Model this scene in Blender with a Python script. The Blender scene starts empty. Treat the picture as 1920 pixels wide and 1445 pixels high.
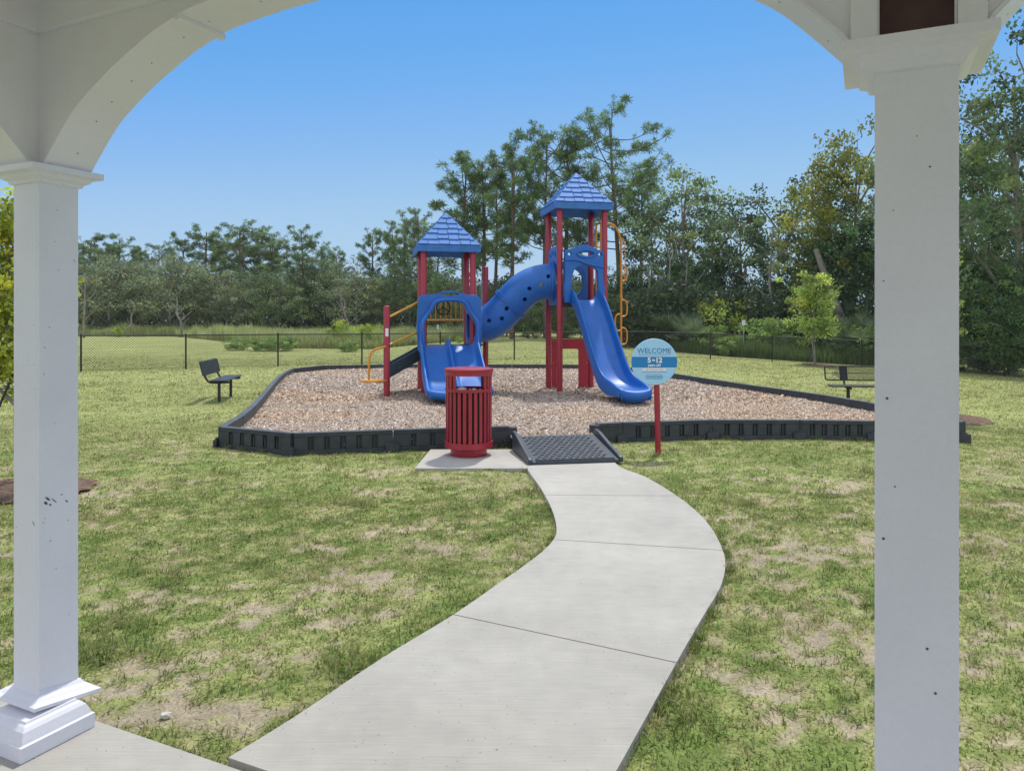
import bpy, bmesh, math, random
import numpy as np
from mathutils import Vector, Matrix, noise as mnoise
sc = bpy.context.scene
rng = np.random.default_rng(11); random.seed(11)
PI = math.pi
# ------------------------------------------------------------------ camera
CAMH = 1.6; FPX = 1400.0                      # focal length in pixels of the 1920 px wide photograph
cam = bpy.data.cameras.new('camera'); camo = bpy.data.objects.new('camera', cam); sc.collection.objects.link(camo)
camo.location = (0, 0, CAMH); camo.rotation_euler = (PI/2, 0, 0)
cam.sensor_width = 36; cam.lens = 36*FPX/1920; cam.shift_y = -(722.5-606)/1920; cam.clip_start = .05; cam.clip_end = 2000
sc.camera = camo
# ------------------------------------------------------------------ sky and sun
SUN = Vector((.14, .45, .88)).normalized()
el = math.asin(SUN.z); az = math.atan2(SUN.x, SUN.y)
W = bpy.data.worlds.new("World"); sc.world = W; W.use_nodes = True
wn = W.node_tree; bg = wn.nodes['Background']
sky = wn.nodes.new('ShaderNodeTexSky'); sky.sky_type = 'NISHITA'; sky.sun_disc = False
sky.sun_elevation = el; sky.sun_rotation = az; sky.air_density = 1.0; sky.dust_density = 0.0; sky.ozone_density = 6.0
SKS = .14; bg.inputs[1].default_value = SKS
def wnode(t, **k):
    n = wn.nodes.new(t)
    for a_, b_ in k.items(): setattr(n, a_, b_)
    return n
def wscale(src, f):
    n = wnode('ShaderNodeVectorMath', operation='SCALE'); wn.links.new(src, n.inputs[0]); n.inputs['Scale'].default_value = f; return n.outputs[0]
cv = wnode('ShaderNodeRGBCurve')                       # deeper blue, as in the hazy-bright but saturated photograph
for ch_, pts_ in ((0, [(.233, .104), (.3, .18), (.43, .285), (.7, .35), (1, .38)]), (1, [(.43, .31), (.54, .375), (.73, .465), (1, .50)]), (2, [(.84, .67), (1, .68)])):
    c_ = cv.mapping.curves[ch_]
    while len(c_.points) > 2: c_.points.remove(c_.points[1])
    c_.points[-1].location = pts_[-1]
    for p_ in pts_[:-1]: c_.points.new(*p_)
cv.mapping.update(); wn.links.new(wscale(sky.outputs[0], SKS), cv.inputs['Color'])
# unseen bright cloud, added overhead and behind the viewer to lift the shade
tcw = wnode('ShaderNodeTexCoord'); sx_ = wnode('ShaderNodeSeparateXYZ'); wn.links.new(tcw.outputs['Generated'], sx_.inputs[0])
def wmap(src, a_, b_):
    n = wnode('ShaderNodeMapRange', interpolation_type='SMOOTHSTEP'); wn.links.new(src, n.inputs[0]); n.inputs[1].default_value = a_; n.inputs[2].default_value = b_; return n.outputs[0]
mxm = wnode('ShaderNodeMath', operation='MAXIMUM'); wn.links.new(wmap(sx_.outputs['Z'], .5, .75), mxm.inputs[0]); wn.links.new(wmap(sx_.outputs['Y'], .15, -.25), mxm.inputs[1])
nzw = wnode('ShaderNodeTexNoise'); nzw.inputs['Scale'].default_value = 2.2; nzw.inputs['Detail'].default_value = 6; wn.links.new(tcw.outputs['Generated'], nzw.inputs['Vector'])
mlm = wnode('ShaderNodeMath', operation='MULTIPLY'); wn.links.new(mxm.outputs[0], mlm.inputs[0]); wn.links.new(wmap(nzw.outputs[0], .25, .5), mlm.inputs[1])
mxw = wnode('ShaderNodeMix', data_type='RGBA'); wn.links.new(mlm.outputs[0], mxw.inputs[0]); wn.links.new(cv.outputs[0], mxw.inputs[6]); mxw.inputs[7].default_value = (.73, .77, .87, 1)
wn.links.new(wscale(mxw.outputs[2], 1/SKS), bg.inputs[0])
sl = bpy.data.lights.new('sun', 'SUN'); sl.energy = 2.45; sl.angle = math.radians(2.5); sl.color = (1, .95, .87)
so = bpy.data.objects.new('sun', sl); sc.collection.objects.link(so)
so.rotation_euler = SUN.to_track_quat('Z', 'Y').to_euler()
sc.view_settings.view_transform = 'Standard'; sc.view_settings.look = 'None'
sc.view_settings.exposure = .36; sc.view_settings.gamma = 1
# ------------------------------------------------------------------ materials
def mat(name, col, rough=.6, spec=.5, var=0, vscale=3, bump=0, bscale=60, vcol=False, transl=0, metal=0, coat=0, fine=None):
    m = bpy.data.materials.new(name); m.use_nodes = True; nt = m.node_tree; N = nt.nodes; L = nt.links
    b = N['Principled BSDF']; b.inputs['Roughness'].default_value = rough; b.inputs['Specular IOR Level'].default_value = spec
    b.inputs['Metallic'].default_value = metal; b.inputs['Coat Weight'].default_value = coat
    tc = N.new('ShaderNodeTexCoord'); geo = N.new('ShaderNodeNewGeometry')
    if vcol:
        a = N.new('ShaderNodeAttribute'); a.attribute_name = 'col'; src = a.outputs['Color']
    else:
        r = N.new('ShaderNodeRGB'); r.outputs[0].default_value = (*col, 1); src = r.outputs[0]
    if var or fine:
        for sc_, am in ([(vscale, var)] if var else []) + ([fine] if fine else []):
            n = N.new('ShaderNodeTexNoise'); n.inputs['Scale'].default_value = sc_; n.inputs['Detail'].default_value = 6
            L.new(geo.outputs['Position'], n.inputs['Vector'])
            mr = N.new('ShaderNodeMapRange'); mr.inputs[1].default_value = .3; mr.inputs[2].default_value = .7
            mr.inputs[3].default_value = 1-am; mr.inputs[4].default_value = 1+am
            L.new(n.outputs[0], mr.inputs[0])
            v = N.new('ShaderNodeVectorMath'); v.operation = 'SCALE'; L.new(src, v.inputs[0]); L.new(mr.outputs[0], v.inputs['Scale'])
            src = v.outputs[0]
    L.new(src, b.inputs['Base Color'])
    if bump:
        n = N.new('ShaderNodeTexNoise'); n.inputs['Scale'].default_value = bscale; n.inputs['Detail'].default_value = 5
        L.new(geo.outputs['Position'], n.inputs['Vector'])
        bp = N.new('ShaderNodeBump'); bp.inputs['Strength'].default_value = bump; bp.inputs['Distance'].default_value = .01
        L.new(n.outputs[0], bp.inputs['Height']); L.new(bp.outputs[0], b.inputs['Normal'])
    if transl:
        t = N.new('ShaderNodeBsdfTranslucent'); L.new(src, t.inputs[0])
        mx = N.new('ShaderNodeMixShader'); mx.inputs[0].default_value = transl
        L.new(b.outputs[0], mx.inputs[1]); L.new(t.outputs[0], mx.inputs[2])
        L.new(mx.outputs[0], N['Material Output'].inputs[0])
    return m
def concrete(name):
    m = mat(name, (.43, .415, .375), .88, .2, .10, 1.1, .0, fine=(9, .05)); nt = m.node_tree; N = nt.nodes; L = nt.links; b = N['Principled BSDF']
    src = b.inputs['Base Color'].links[0].from_socket; geo = [n for n in N if n.bl_idname == 'ShaderNodeNewGeometry'][0]
    for sc_, th, amt in ((26, .11, .45), (70, .16, .22), (5, .035, .5)):
        v = N.new('ShaderNodeTexVoronoi'); v.inputs['Scale'].default_value = sc_; L.new(geo.outputs['Position'], v.inputs['Vector'])
        r = N.new('ShaderNodeMapRange'); r.inputs[1].default_value = th*.5; r.inputs[2].default_value = th; r.inputs[3].default_value = 1-amt; r.inputs[4].default_value = 1; L.new(v.outputs['Distance'], r.inputs[0])
        q = N.new('ShaderNodeVectorMath'); q.operation = 'SCALE'; L.new(src, q.inputs[0]); L.new(r.outputs[0], q.inputs['Scale']); src = q.outputs[0]
    # broom strokes: noise stretched across the walk
    mp = N.new('ShaderNodeMapping'); mp.inputs['Scale'].default_value = (4, 150, 1); mp.inputs['Rotation'].default_value = (0, 0, .12); L.new(geo.outputs['Position'], mp.inputs['Vector'])
    n = N.new('ShaderNodeTexNoise'); n.inputs['Scale'].default_value = 1; n.inputs['Detail'].default_value = 5; L.new(mp.outputs[0], n.inputs['Vector'])
    r = N.new('ShaderNodeMapRange'); r.inputs[1].default_value = .3; r.inputs[2].default_value = .7; r.inputs[3].default_value = .93; r.inputs[4].default_value = 1.07; L.new(n.outputs[0], r.inputs[0])
    q = N.new('ShaderNodeVectorMath'); q.operation = 'SCALE'; L.new(src, q.inputs[0]); L.new(r.outputs[0], q.inputs['Scale']); L.new(q.outputs[0], b.inputs['Base Color'])
    bp = N.new('ShaderNodeBump'); bp.inputs['Strength'].default_value = .5; bp.inputs['Distance'].default_value = .004; L.new(n.outputs[0], bp.inputs['Height']); L.new(bp.outputs[0], b.inputs['Normal'])
    return m
M = dict(
    white=mat('white_vinyl', (.80, .80, .865), .45, .4, .03, 4, .04, 25, fine=(90, .02)),
    speck=mat('nail_hole', (.12, .10, .09), .8),
    scuff=mat('scuff', (.10, .10, .12), .8),
    brown=mat('raw_timber', (.075, .045, .045), .85, .2, .35, 6, .3, 40),
    ceil=mat('ceiling', (.84, .79, .88), .6),
    shingle=mat('roof_shingle', (.12, .12, .13), .9, .2, .3, 20),
    concrete=concrete('concrete'),
    lawn=mat('lawn', (0, 0, 0), .95, .1, .12, 9, .7, 60, vcol=True, fine=(75, .32)),
    blade=mat('grass_blade', (0, 0, 0), .75, .15, vcol=True, transl=.45),
    mulch=mat('mulch', (.36, .29, .235), .95, .1, .15, 2.2, .8, 40, fine=(38, .45)),
    chip=mat('wood_chip', (0, 0, 0), .9, .1, vcol=True),
    dirt=mat('dirt', (.17, .115, .085), .95, .1, .35, 12, 1.0, 40, fine=(60, .45)),
    black_plastic=mat('black_plastic', (.045, .054, .062), .5, .4, .25, 8, .25, 45),
    paler_plastic=mat('paler_plastic', (.085, .097, .108), .6, .35, .3, 6, .25, 45),  # slightly paler plastic for the timber tops
    ramp=mat('ramp_plastic', (.045, .055, .068), .45, .45, .15, 6, .2, 60),
    red=mat('red_metal', (.36, .022, .04), .38, .5, .10, 9, coat=.15),
    redplastic=mat('red_plastic', (.42, .03, .05), .5, .4, .08, 5),
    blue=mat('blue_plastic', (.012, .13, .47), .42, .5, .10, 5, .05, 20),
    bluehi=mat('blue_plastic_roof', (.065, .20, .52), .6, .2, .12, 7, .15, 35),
    dark=mat('dark_hole', (.004, .005, .01), .8),
    orange=mat('orange_pipe', (.68, .30, .03), .4, .45, .06, 6),
    stair=mat('dark_blue_grey', (.045, .065, .085), .6, .3, .1, 6),
    deck=mat('deck_vinyl', (.05, .06, .075), .6),
    blackmetal=mat('black_metal', (.02, .022, .025), .45, .5, .1, 8),
    wire=mat('fence_wire', (.018, .022, .02), .5),
    bench=mat('bench_coating', (.03, .034, .042), .4, .5, .1, 8),
    galv=mat('galvanised', (.42, .44, .45), .4, .5, metal=.5),
    signlight=mat('sign_light_blue', (.38, .68, .95), .35, .5),
    signband=mat('sign_blue', (.01, .22, .55), .35, .5),
    signwhite=mat('sign_white', (.8, .82, .85), .4),
    signink=mat('sign_ink', (.02, .17, .33), .5),
    signpink=mat('sign_pink', (.75, .35, .33), .5),
    bag=mat('trash_bag', (.75, .75, .74), .5, .4),
    liner=mat('liner', (.012, .012, .014), .5),
    stone=mat('pale_stone', (.6, .58, .54), .8, .2, .2, 30),
    pinebark=mat('pine_bark', (.17, .125, .10), .9, .1, .3, 5, .8, 20),
    greybark=mat('grey_bark', (.25, .23, .20), .9, .1, .3, 4, .7, 15),
    leaf=mat('leaf', (0, 0, 0), .55, .3, vcol=True, transl=.42),
)
# ------------------------------------------------------------------ helpers
class MB:
    def __init__(s): s.v = []; s.f = []; s.m = []
    def add(s, vs, fs, mi=0):
        o = len(s.v); s.v += [tuple(v) for v in vs]; s.f += [tuple(i+o for i in f) for f in fs]; s.m += [mi]*len(fs); return s
    def box(s, c, d, rot=None, mi=0):
        vs = [Vector((x*d[0]/2, y*d[1]/2, z*d[2]/2)) for x in (-1, 1) for y in (-1, 1) for z in (-1, 1)]
        if rot is not None: vs = [rot @ v for v in vs]
        vs = [v+Vector(c) for v in vs]
        return s.add(vs, [(0, 1, 3, 2), (4, 6, 7, 5), (0, 4, 5, 1), (2, 3, 7, 6), (0, 2, 6, 4), (1, 5, 7, 3)], mi)
    def tube(s, pts, r, n=8, cap=True, mi=0, closed=False):
        pts = [Vector(p) for p in pts]; rs = r if hasattr(r, '__len__') else [r]*len(pts)
        vs = []; k = len(pts); up = None
        for i, p in enumerate(pts):
            if closed: t = pts[(i+1) % k]-pts[i-1]
            else: t = pts[min(i+1, k-1)]-pts[max(i-1, 0)]
            t.normalize()
            if up is None: up = t.orthogonal().normalized()
            up = (up - t*up.dot(t)).normalized(); w = t.cross(up)
            for j in range(n):
                a = 2*PI*j/n; vs.append(p+(up*math.cos(a)+w*math.sin(a))*rs[i])
        fs = []
        for i in range(k if closed else k-1):
            i2 = (i+1) % k
            for j in range(n): fs.append((i*n+j, i*n+(j+1) % n, i2*n+(j+1) % n, i2*n+j))
        if cap and not closed: fs += [tuple(range(n))[::-1], tuple((k-1)*n+j for j in range(n))]
        return s.add(vs, fs, mi)
    def lathe(s, prof, c=(0, 0, 0), n=32, mi=0, cap=True):
        vs = [(c[0]+r*math.cos(2*PI*j/n), c[1]+r*math.sin(2*PI*j/n), c[2]+z) for r, z in prof for j in range(n)]
        fs = [(i*n+j, i*n+(j+1) % n, (i+1)*n+(j+1) % n, (i+1)*n+j) for i in range(len(prof)-1) for j in range(n)]
        if cap: fs += [tuple(range(n))[::-1], tuple((len(prof)-1)*n+j for j in range(n))]
        return s.add(vs, fs, mi)
    def prism(s, outer, y0, y1, holes=(), mi=0):
        """polygon in x,z (with holes), extruded along y"""
        bm = bmesh.new(); loops = []
        for lp in [outer]+list(holes):
            vs = [bm.verts.new((x, y0, z)) for x, z in lp]; es = [bm.edges.new((vs[i], vs[(i+1) % len(vs)])) for i in range(len(vs))]
            loops.append((vs, es))
        r = bmesh.ops.triangle_fill(bm, use_beauty=True, use_dissolve=False, edges=[e for l in loops for e in l[1]])
        bm.verts.index_update(); bm.faces.index_update()
        vs = [v.co.copy() for v in bm.verts]; n = len(vs); fs = [tuple(v.index for v in f.verts) for f in bm.faces]
        allv = vs+[Vector((v.x, y1, v.z)) for v in vs]
        ff = list(fs)+[tuple(i+n for i in f[::-1]) for f in fs]
        for lv, le in loops:
            k = len(lv)
            for i in range(k):
                a, b = lv[i].index, lv[(i+1) % k].index; ff.append((a, b, b+n, a+n))
        bm.free(); return s.add(allv, ff, mi)
    def build(s, name, mats, parent=None, smooth=False, bevel=0, bseg=2, recalc=True, angle=35):
        me = bpy.data.meshes.new(name); me.from_pydata(s.v, [], s.f)
        if not isinstance(mats, (list, tuple)): mats = [mats]
        for m in mats: me.materials.append(m)
        me.polygons.foreach_set('material_index', s.m)
        if recalc or bevel:
            bm = bmesh.new(); bm.from_mesh(me)
            bmesh.ops.recalc_face_normals(bm, faces=bm.faces)
            if bevel:
                es = [e for e in bm.edges if len(e.link_faces) == 2 and e.calc_face_angle(0) > math.radians(30)]
                bmesh.ops.bevel(bm, geom=es, offset=bevel, segments=bseg, affect='EDGES', profile=.5, clamp_overlap=True)
            bm.to_mesh(me); bm.free()
        if smooth: 
            me.shade_smooth()
            if angle: me.set_sharp_from_angle(angle=math.radians(angle))
        o = bpy.data.objects.new(name, me); sc.collection.objects.link(o)
        if parent: o.parent = parent
        return o
def tag(o, label=None, cat=None, group=None, kind=None):
    if label: o['label'] = label
    if cat: o['category'] = cat
    if group: o['group'] = group
    if kind: o['kind'] = kind
    return o
def thing(name, label, cat, loc=(0, 0, 0), rz=0, group=None):
    o = bpy.data.objects.new(name, None); sc.collection.objects.link(o); o.location = loc; o.rotation_euler = (0, 0, rz)
    o.empty_display_size = .2; return tag(o, label, cat, group)
def copy_tree(o, parent=None):
    c = o.copy(); sc.collection.objects.link(c); c.parent = parent
    for ch in list(o.children): copy_tree(ch, c)
    return c
def mesh_np(name, verts, faces, mats, parent=None, col=None, smooth=False):
    """numpy mesh: verts (n,3), faces (m,k) of equal size, per-vertex colour"""
    me = bpy.data.meshes.new(name); nv = len(verts); nf, k = faces.shape
    me.vertices.add(nv); me.vertices.foreach_set('co', np.ascontiguousarray(verts, dtype=np.float32).ravel())
    me.loops.add(nf*k); me.loops.foreach_set('vertex_index', np.ascontiguousarray(faces, dtype=np.int32).ravel())
    me.polygons.add(nf); me.polygons.foreach_set('loop_start', np.arange(0, nf*k, k, dtype=np.int32))
    me.update(calc_edges=True)
    if smooth: me.shade_smooth()
    if col is not None:
        a = me.attributes.new('col', 'FLOAT_COLOR', 'POINT')
        c4 = np.ones((nv, 4), dtype=np.float32); c4[:, :3] = col; a.data.foreach_set('color', c4.ravel())
    me.materials.append(mats); o = bpy.data.objects.new(name, me); sc.collection.objects.link(o)
    if parent: o.parent = parent
    return o
def catmull(P, n=8):
    P = [np.array(p, float) for p in P]; out = []
    for i in range(len(P)-1):
        p0 = P[max(i-1, 0)]; p1 = P[i]; p2 = P[i+1]; p3 = P[min(i+2, len(P)-1)]
        for k in range(n):
            t = k/n; out.append(.5*((2*p1)+(p2-p0)*t+(2*p0-5*p1+4*p2-p3)*t*t+(3*p1-p0-3*p2+p3)*t**3))
    out.append(P[-1]); return out
def S(t): t = np.clip(t, 0, 1); return t*t*(3-2*t)
_H = rng.random((256, 256))
def vn(x, y):
    xi = np.floor(x).astype(int); yi = np.floor(y).astype(int); fx = S(x-xi); fy = S(y-yi)
    a = _H[xi % 256, yi % 256]; b = _H[(xi+1) % 256, yi % 256]; c = _H[xi % 256, (yi+1) % 256]; d = _H[(xi+1) % 256, (yi+1) % 256]
    return (a*(1-fx)+b*fx)*(1-fy)+(c*(1-fx)+d*fx)*fy
def fbm(x, y, s=1., o=4, seed=0):
    r = 0; am = .5; t = 0
    for i in range(o):
        r = r+am*vn(x*s+seed*17.3+i*5.1, y*s+seed*9.7+i*3.3); t += am; am *= .5; s *= 2.03
    return r/t
def inpoly(x, y, P):
    r = np.zeros(np.shape(x), bool); n = len(P)
    for i in range(n):
        x1, y1 = P[i]; x2, y2 = P[(i+1) % n]
        c = ((y1 > y) != (y2 > y)); 
        xi = (x2-x1)*(y-y1)/((y2-y1) if y2 != y1 else 1e-9)+x1
        r ^= c & (x < xi)
    return r
def edist(x, y, P, closed=True):
    d = np.full(np.shape(x), 1e9); n = len(P)
    for i in range(n if closed else n-1):
        x1, y1 = P[i]; x2, y2 = P[(i+1) % n]; dx, dy = x2-x1, y2-y1
        t = np.clip(((x-x1)*dx+(y-y1)*dy)/(dx*dx+dy*dy+1e-12), 0, 1)
        d = np.minimum(d, np.hypot(x-x1-t*dx, y-y1-t*dy))
    return d
# ------------------------------------------------------------------ plan of the place
PATH_L = [(.172, 8.42), (.172, 8.02), (.27, 7.18), (.335, 6.39), (.345, 5.8), (.303, 5.441), (.162, 5.041), (-.065, 4.56), (-.317, 4.04), (-.61, 3.52), (-.856, 3.02), (-1.03, 2.71)]
PATH_R = [(1.16, 8.6), (1.198, 8.141), (1.37, 7.659), (1.491, 6.956), (1.545, 6.298), (1.533, 5.724), (1.463, 5.184), (1.383, 4.841), (1.239, 4.449), (1.039, 4.04), (.845, 3.639), (.643, 3.213), (.467, 2.84), (.30, 2.50), (.1, 2.17)]
pl = [tuple(p) for p in catmull(PATH_L, 5)]; pr = [tuple(p) for p in catmull(PATH_R, 5)]
PATH = pl+pr[::-1]
PAD = [(-1.06, 8.14), (.20, 8.14), (.20, 9.36), (-1.02, 9.36)]
PC = np.array([-1.826, 2.928]); PR = np.array([.903, -.429]); PB = np.array([.429, .903])   # pavilion corner column, its two directions
def pv(t, b, z=0): p = PC+PR*t+PB*b; return (p[0], p[1], z)
SLAB = [pv(-.35, .1)[:2], pv(6.4, .1)[:2], pv(6.4, -3.4)[:2], pv(-.35, -3.4)[:2]]
BORDER = [(-2.67, 9.12), (-1.57, 9.42), (-.03, 9.72)]
BL = [(-.03, 9.74), (-1.5, 9.42), (-2.67, 9.12), (-3.76, 9.68), (-3.92, 10.75), (-4.16, 11.9), (-4.45, 13.1), (-4.75, 14.3), (-5.05, 15.5), (-5.35, 16.7), (-5.68, 18.0), (-5.98, 19.3), (-6.25, 20.6), (-6.5, 22.1), (-6.0, 23.7),
      (-4.8, 24.1), (-3.6, 24.3), (-2.4, 24.3), (-1.2, 24.3), (0, 24.3), (1.2, 24.3), (2.4, 24.1), (3.4, 23.2), (3.8, 22.0), (4.1, 20.8), (4.4, 19.6), (4.65, 18.4), (4.95, 17.2), (5.2, 16.1), (5.55, 15.0), (5.85, 13.9), (6.05, 12.7), (6.15, 11.4), (6.14, 10.18),
      (4.96, 10.26), (3.98, 10.36), (2.77, 10.38), (1.48, 10.1), (1.12, 9.98)]
MULCH = BL+[(1.08, 9.42), (.04, 9.22)]
def terr(x, y):
    x = np.asarray(x, float); y = np.asarray(y, float)
    z = .42*S((y-31)/22)*(1-S((x-3)/10)) + .4*S((y-55)/40)
    z = z-.54*np.clip((x-7.5)/12, 0, 1.6)*S((y-10)/18)*(1-.0*S((y-60)/30))
    z = z-.17*np.exp(-(((x-8.2)/2.0)**2+((y-15.3)/4.5)**2))
    z = z+.02*(fbm(x, y, .4, 3, 5)-.5)*S((y-4)/4)
    return z
def tz(x, y): return float(terr(x, y))
def at(px, d): return ((px-960)/FPX*d, d)
def hard(x, y): return inpoly(x, y, PATH) | inpoly(x, y, PAD) | inpoly(x, y, SLAB)
BARE = [(-3.3, 3.35, .28, .10), (-1.62, 3.45, .22, .13), (-1.85, 3.28, .2, .1), (-2.05, 4.45, .38, .16), (-1.05, 4.75, .28, .13), (-.75, 5.7, .3, .12), (-1.2, 5.35, .3, .1), (-1.35, 4.1, .4, .15), (-5.0, 7.15, .55, .2), (-4.35, 7.05, .8, .16), (-3.95, 6.95, .3, .08), (-1.3, 3.1, .3, .12),
        (2.05, 5.15, .35, .2), (2.3, 4.35, .4, .15), (1.6, 4.9, .2, .25), (3.3, 6.3, .35, .1), (2.6, 7.7, .6, .12), (2.9, 7.1, .5, .1), (1.7, 3.2, .3, .15), (1.3, 2.9, .25, .1), (1.95, 3.6, .3, .12), (2.4, 2.9, .25, .2), (4.4, 4.4, .5, .35), (5.4, 6.2, .5, .2), (3.95, 3.6, .3, .2), (1.1, 3.4, .15, .3), (-.5, 3.0, .2, .3)]
def dryness(x, y):
    n = fbm(x, y*1.25, 1.1, 4, 1); n2 = fbm(x, y*1.2, 4.5, 3, 2); n3 = fbm(x, y, 13, 2, 4)
    n4 = fbm(x, y, 34, 2, 6); d = (n-.57)*1.15+(n2-.5)*1.15+(n3-.5)*1.25+(n4-.5)*.9
    near = 1-S((y-5)/11)
    d = d*(.5+.6*near)+.12*near+.02+.09*(1-S((y-2.6)/2.6))+.10*(1-S((y-3)/4))*S((x-.5)/1.0)
    for bx, by, rx, ry in BARE:
        q = ((x-bx)/rx)**2+((y-by)/ry)**2
        d = d+np.exp(-q)*(.42+1.6*(n2-.5)+1.8*(n3-.5)+1.2*(n4-.5))
    d = d+(.25+1.2*(n2-.5))*np.exp(-(edist(x, y, PATH)/.07)**2)*(y < 8.6)+.5*np.exp(-(edist(x, y, BL, False)/.14)**2)
    return d
C_G = np.array([.185, .25, .07]); C_Y = np.array([.325, .345, .135]); C_T = np.array([.40, .34, .20]); C_S = np.array([.39, .335, .24])
def grass_col(d, far):
    d = np.asarray(d)[:, None]; far = np.asarray(far)[:, None]
    c = C_G+(C_Y-C_G)*S((d+.35)/.6); c = c*(1-far)+(C_Y*.95)*far*.75+c*far*.25
    c = c+(C_T-c)*S((d-.35)/.5); return c
def ground_col(x, y):
    d = dryness(x, y); far = S((y-5)/14)
    c = grass_col(d, far)
    c = c*(.62+.2*far[:, None]+.55*fbm(x, y, 20, 2, 15)[:, None])
    soil = C_S*(.8+.3*fbm(x, y, 7, 2, 8))[:, None]
    k = S((d-.30)/.38)[:, None]*(1-.55*far[:, None]); c = c*(1-k)+soil*k
    st = fbm(x*.35, y*1.6, .8, 3, 9)[:, None]; c = c*(1+.35*(st-.5))
    return c
# ------------------------------------------------------------------ ground sheet
def axis(lo, hi, step, far, g=1.13):
    a = list(np.arange(lo, hi+1e-6, step)); s = step; x = a[-1]
    while x < far: s *= g; x += s; a.append(x)
    return a
xs = axis(0, 7.5, .06, 400); xs = np.array([-v for v in xs[::-1]][:-1]+xs)
ys = axis(2.2, 10.5, .055, 420, 1.035); yb = []; s = .055; y = 2.2
while y > -60: s *= 1.3; y -= s; yb.append(y)
ys = np.array(yb[::-1]+ys)
X, Y = np.meshgrid(xs, ys); x = X.ravel(); y = Y.ravel(); z = terr(x, y)
dr = dryness(x, y); near = (1-S((y-9)/4))*(np.abs(x) < 9)
z = z+near*(.034*(fbm(x, y, 3.5, 3, 3)-.5)+.016*(fbm(x, y, 10, 2, 14)-.5))-near*.012*S((dr-.3)/.4)
dd = np.minimum(np.minimum(edist(x, y, PATH), edist(x, y, PAD)), edist(x, y, SLAB))
z = np.where(hard(x, y) | (dd < .03), -.03+np.minimum(z*0, 0), z)
z = np.where(inpoly(x, y, MULCH), -.02, z)
ny, nx = X.shape; idx = np.arange(nx*ny).reshape(ny, nx)
F = np.stack([idx[:-1, :-1], idx[:-1, 1:], idx[1:, 1:], idx[1:, :-1]], -1).reshape(-1, 4)
lawn = mesh_np('lawn', np.stack([x, y, z], 1), F, M['lawn'], col=ground_col(x, y), smooth=True); tag(lawn, kind='structure')
# ------------------------------------------------------------------ grass blades
def blades(n, y0, y1, h0, h1, w, seed, wide=.74):
    r = np.random.default_rng(seed)
    u = r.random(n); yy = np.sqrt(y0*y0+u*(y1*y1-y0*y0)); xx = (r.random(n)*2-1)*(wide*yy+.5)
    k = ~(hard(xx, yy) | inpoly(xx, yy, MULCH)) & (edist(xx, yy, BL, False) > .1)
    xx, yy = xx[k], yy[k]; dd = dryness(xx, yy)
    p = (1.0-S((dd-.2)/.6)*.9)*S((y1-yy)/((y1-y0)*.35))*(S((yy-y0)/((y1-y0)*.3)) if y0 > 3 else 1.0); k = r.random(len(xx)) < p; xx, yy, dd = xx[k], yy[k], dd[k]; n = len(xx)
    zz = terr(xx, yy)+((1-S((yy-9)/4))*(.034*(fbm(xx, yy, 3.5, 3, 3)-.5)+.016*(fbm(xx, yy, 10, 2, 14)-.5)))-.004
    tuft = fbm(xx, yy, 2.2, 3, 12); tall = S((tuft-.60)/.15)
    h = (h0+(h1-h0)*r.random(n)**1.6)*(1+.9*tall)*(.6+.9*fbm(xx, yy, 6, 2, 23))*(1-.35*S((dd)/.5))
    a = r.random(n)*2*PI; lean = .3+1.3*r.random(n)
    dx = np.cos(a)*lean*h; dy = np.sin(a)*lean*h; b = a+PI/2+r.normal(0, .5, n); wx = np.cos(b)*w*(.6+.8*r.random(n))/2; wy = np.sin(b)*w/2
    hz = h*(1.0-.5*lean)
    V = np.zeros((n, 5, 3)); 
    V[:, 0] = np.stack([xx-wx, yy-wy, zz], 1); V[:, 1] = np.stack([xx+wx, yy+wy, zz], 1)
    V[:, 2] = np.stack([xx+dx*.4+wx*.8, yy+dy*.4+wy*.8, zz+hz*.7], 1); V[:, 3] = np.stack([xx+dx*.4-wx*.8, yy+dy*.4-wy*.8, zz+hz*.7], 1)
    V[:, 4] = np.stack([xx+dx, yy+dy, zz+hz], 1)
    o = np.arange(n)[:, None]*5
    q = np.concatenate([o+np.array([[0, 1, 2]]), o+np.array([[0, 2, 3]]), o+np.array([[3, 2, 4]])], 0)
    far = S((yy-5)/14); cl = .5*fbm(xx, yy, 16, 2, 14)+.5*fbm(xx, yy, 7, 2, 19); c = grass_col(dd+r.normal(0, .12, n)+.5*(cl-.5), far)*(.55+.4*r.random(n)+1.35*(cl-.3))[:, None]
    dead = r.random(n) < .10+.25*S((dd-.0)/.5); c[dead] = C_T*(.9+.4*r.random(dead.sum()))[:, None]
    return V.reshape(-1, 3), q, np.repeat(c, 5, 0)
def joinb(lst):
    vs, fs, cs = [], [], []; o = 0
    for v, f, c in lst: vs.append(v); fs.append(f+o); cs.append(c); o += len(v)
    return np.concatenate(vs), np.concatenate(fs), np.concatenate(cs)
v, f, c = joinb([blades(300000, 2.2, 8.0, .015, .045, .0055, 1), blades(230000, 4.5, 13.5, .02, .045, .009, 2), blades(170000, 8.0, 22, .02, .045, .014, 3), blades(160000, 13, 38, .025, .05, .024, 5),
                 blades(30000, 20, 50, .03, .06, .04, 4, .8)])
tag(mesh_np('grass', v, f, M['blade'], col=c), 'short patchy green and yellow lawn grass', 'grass', kind='stuff')
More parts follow.
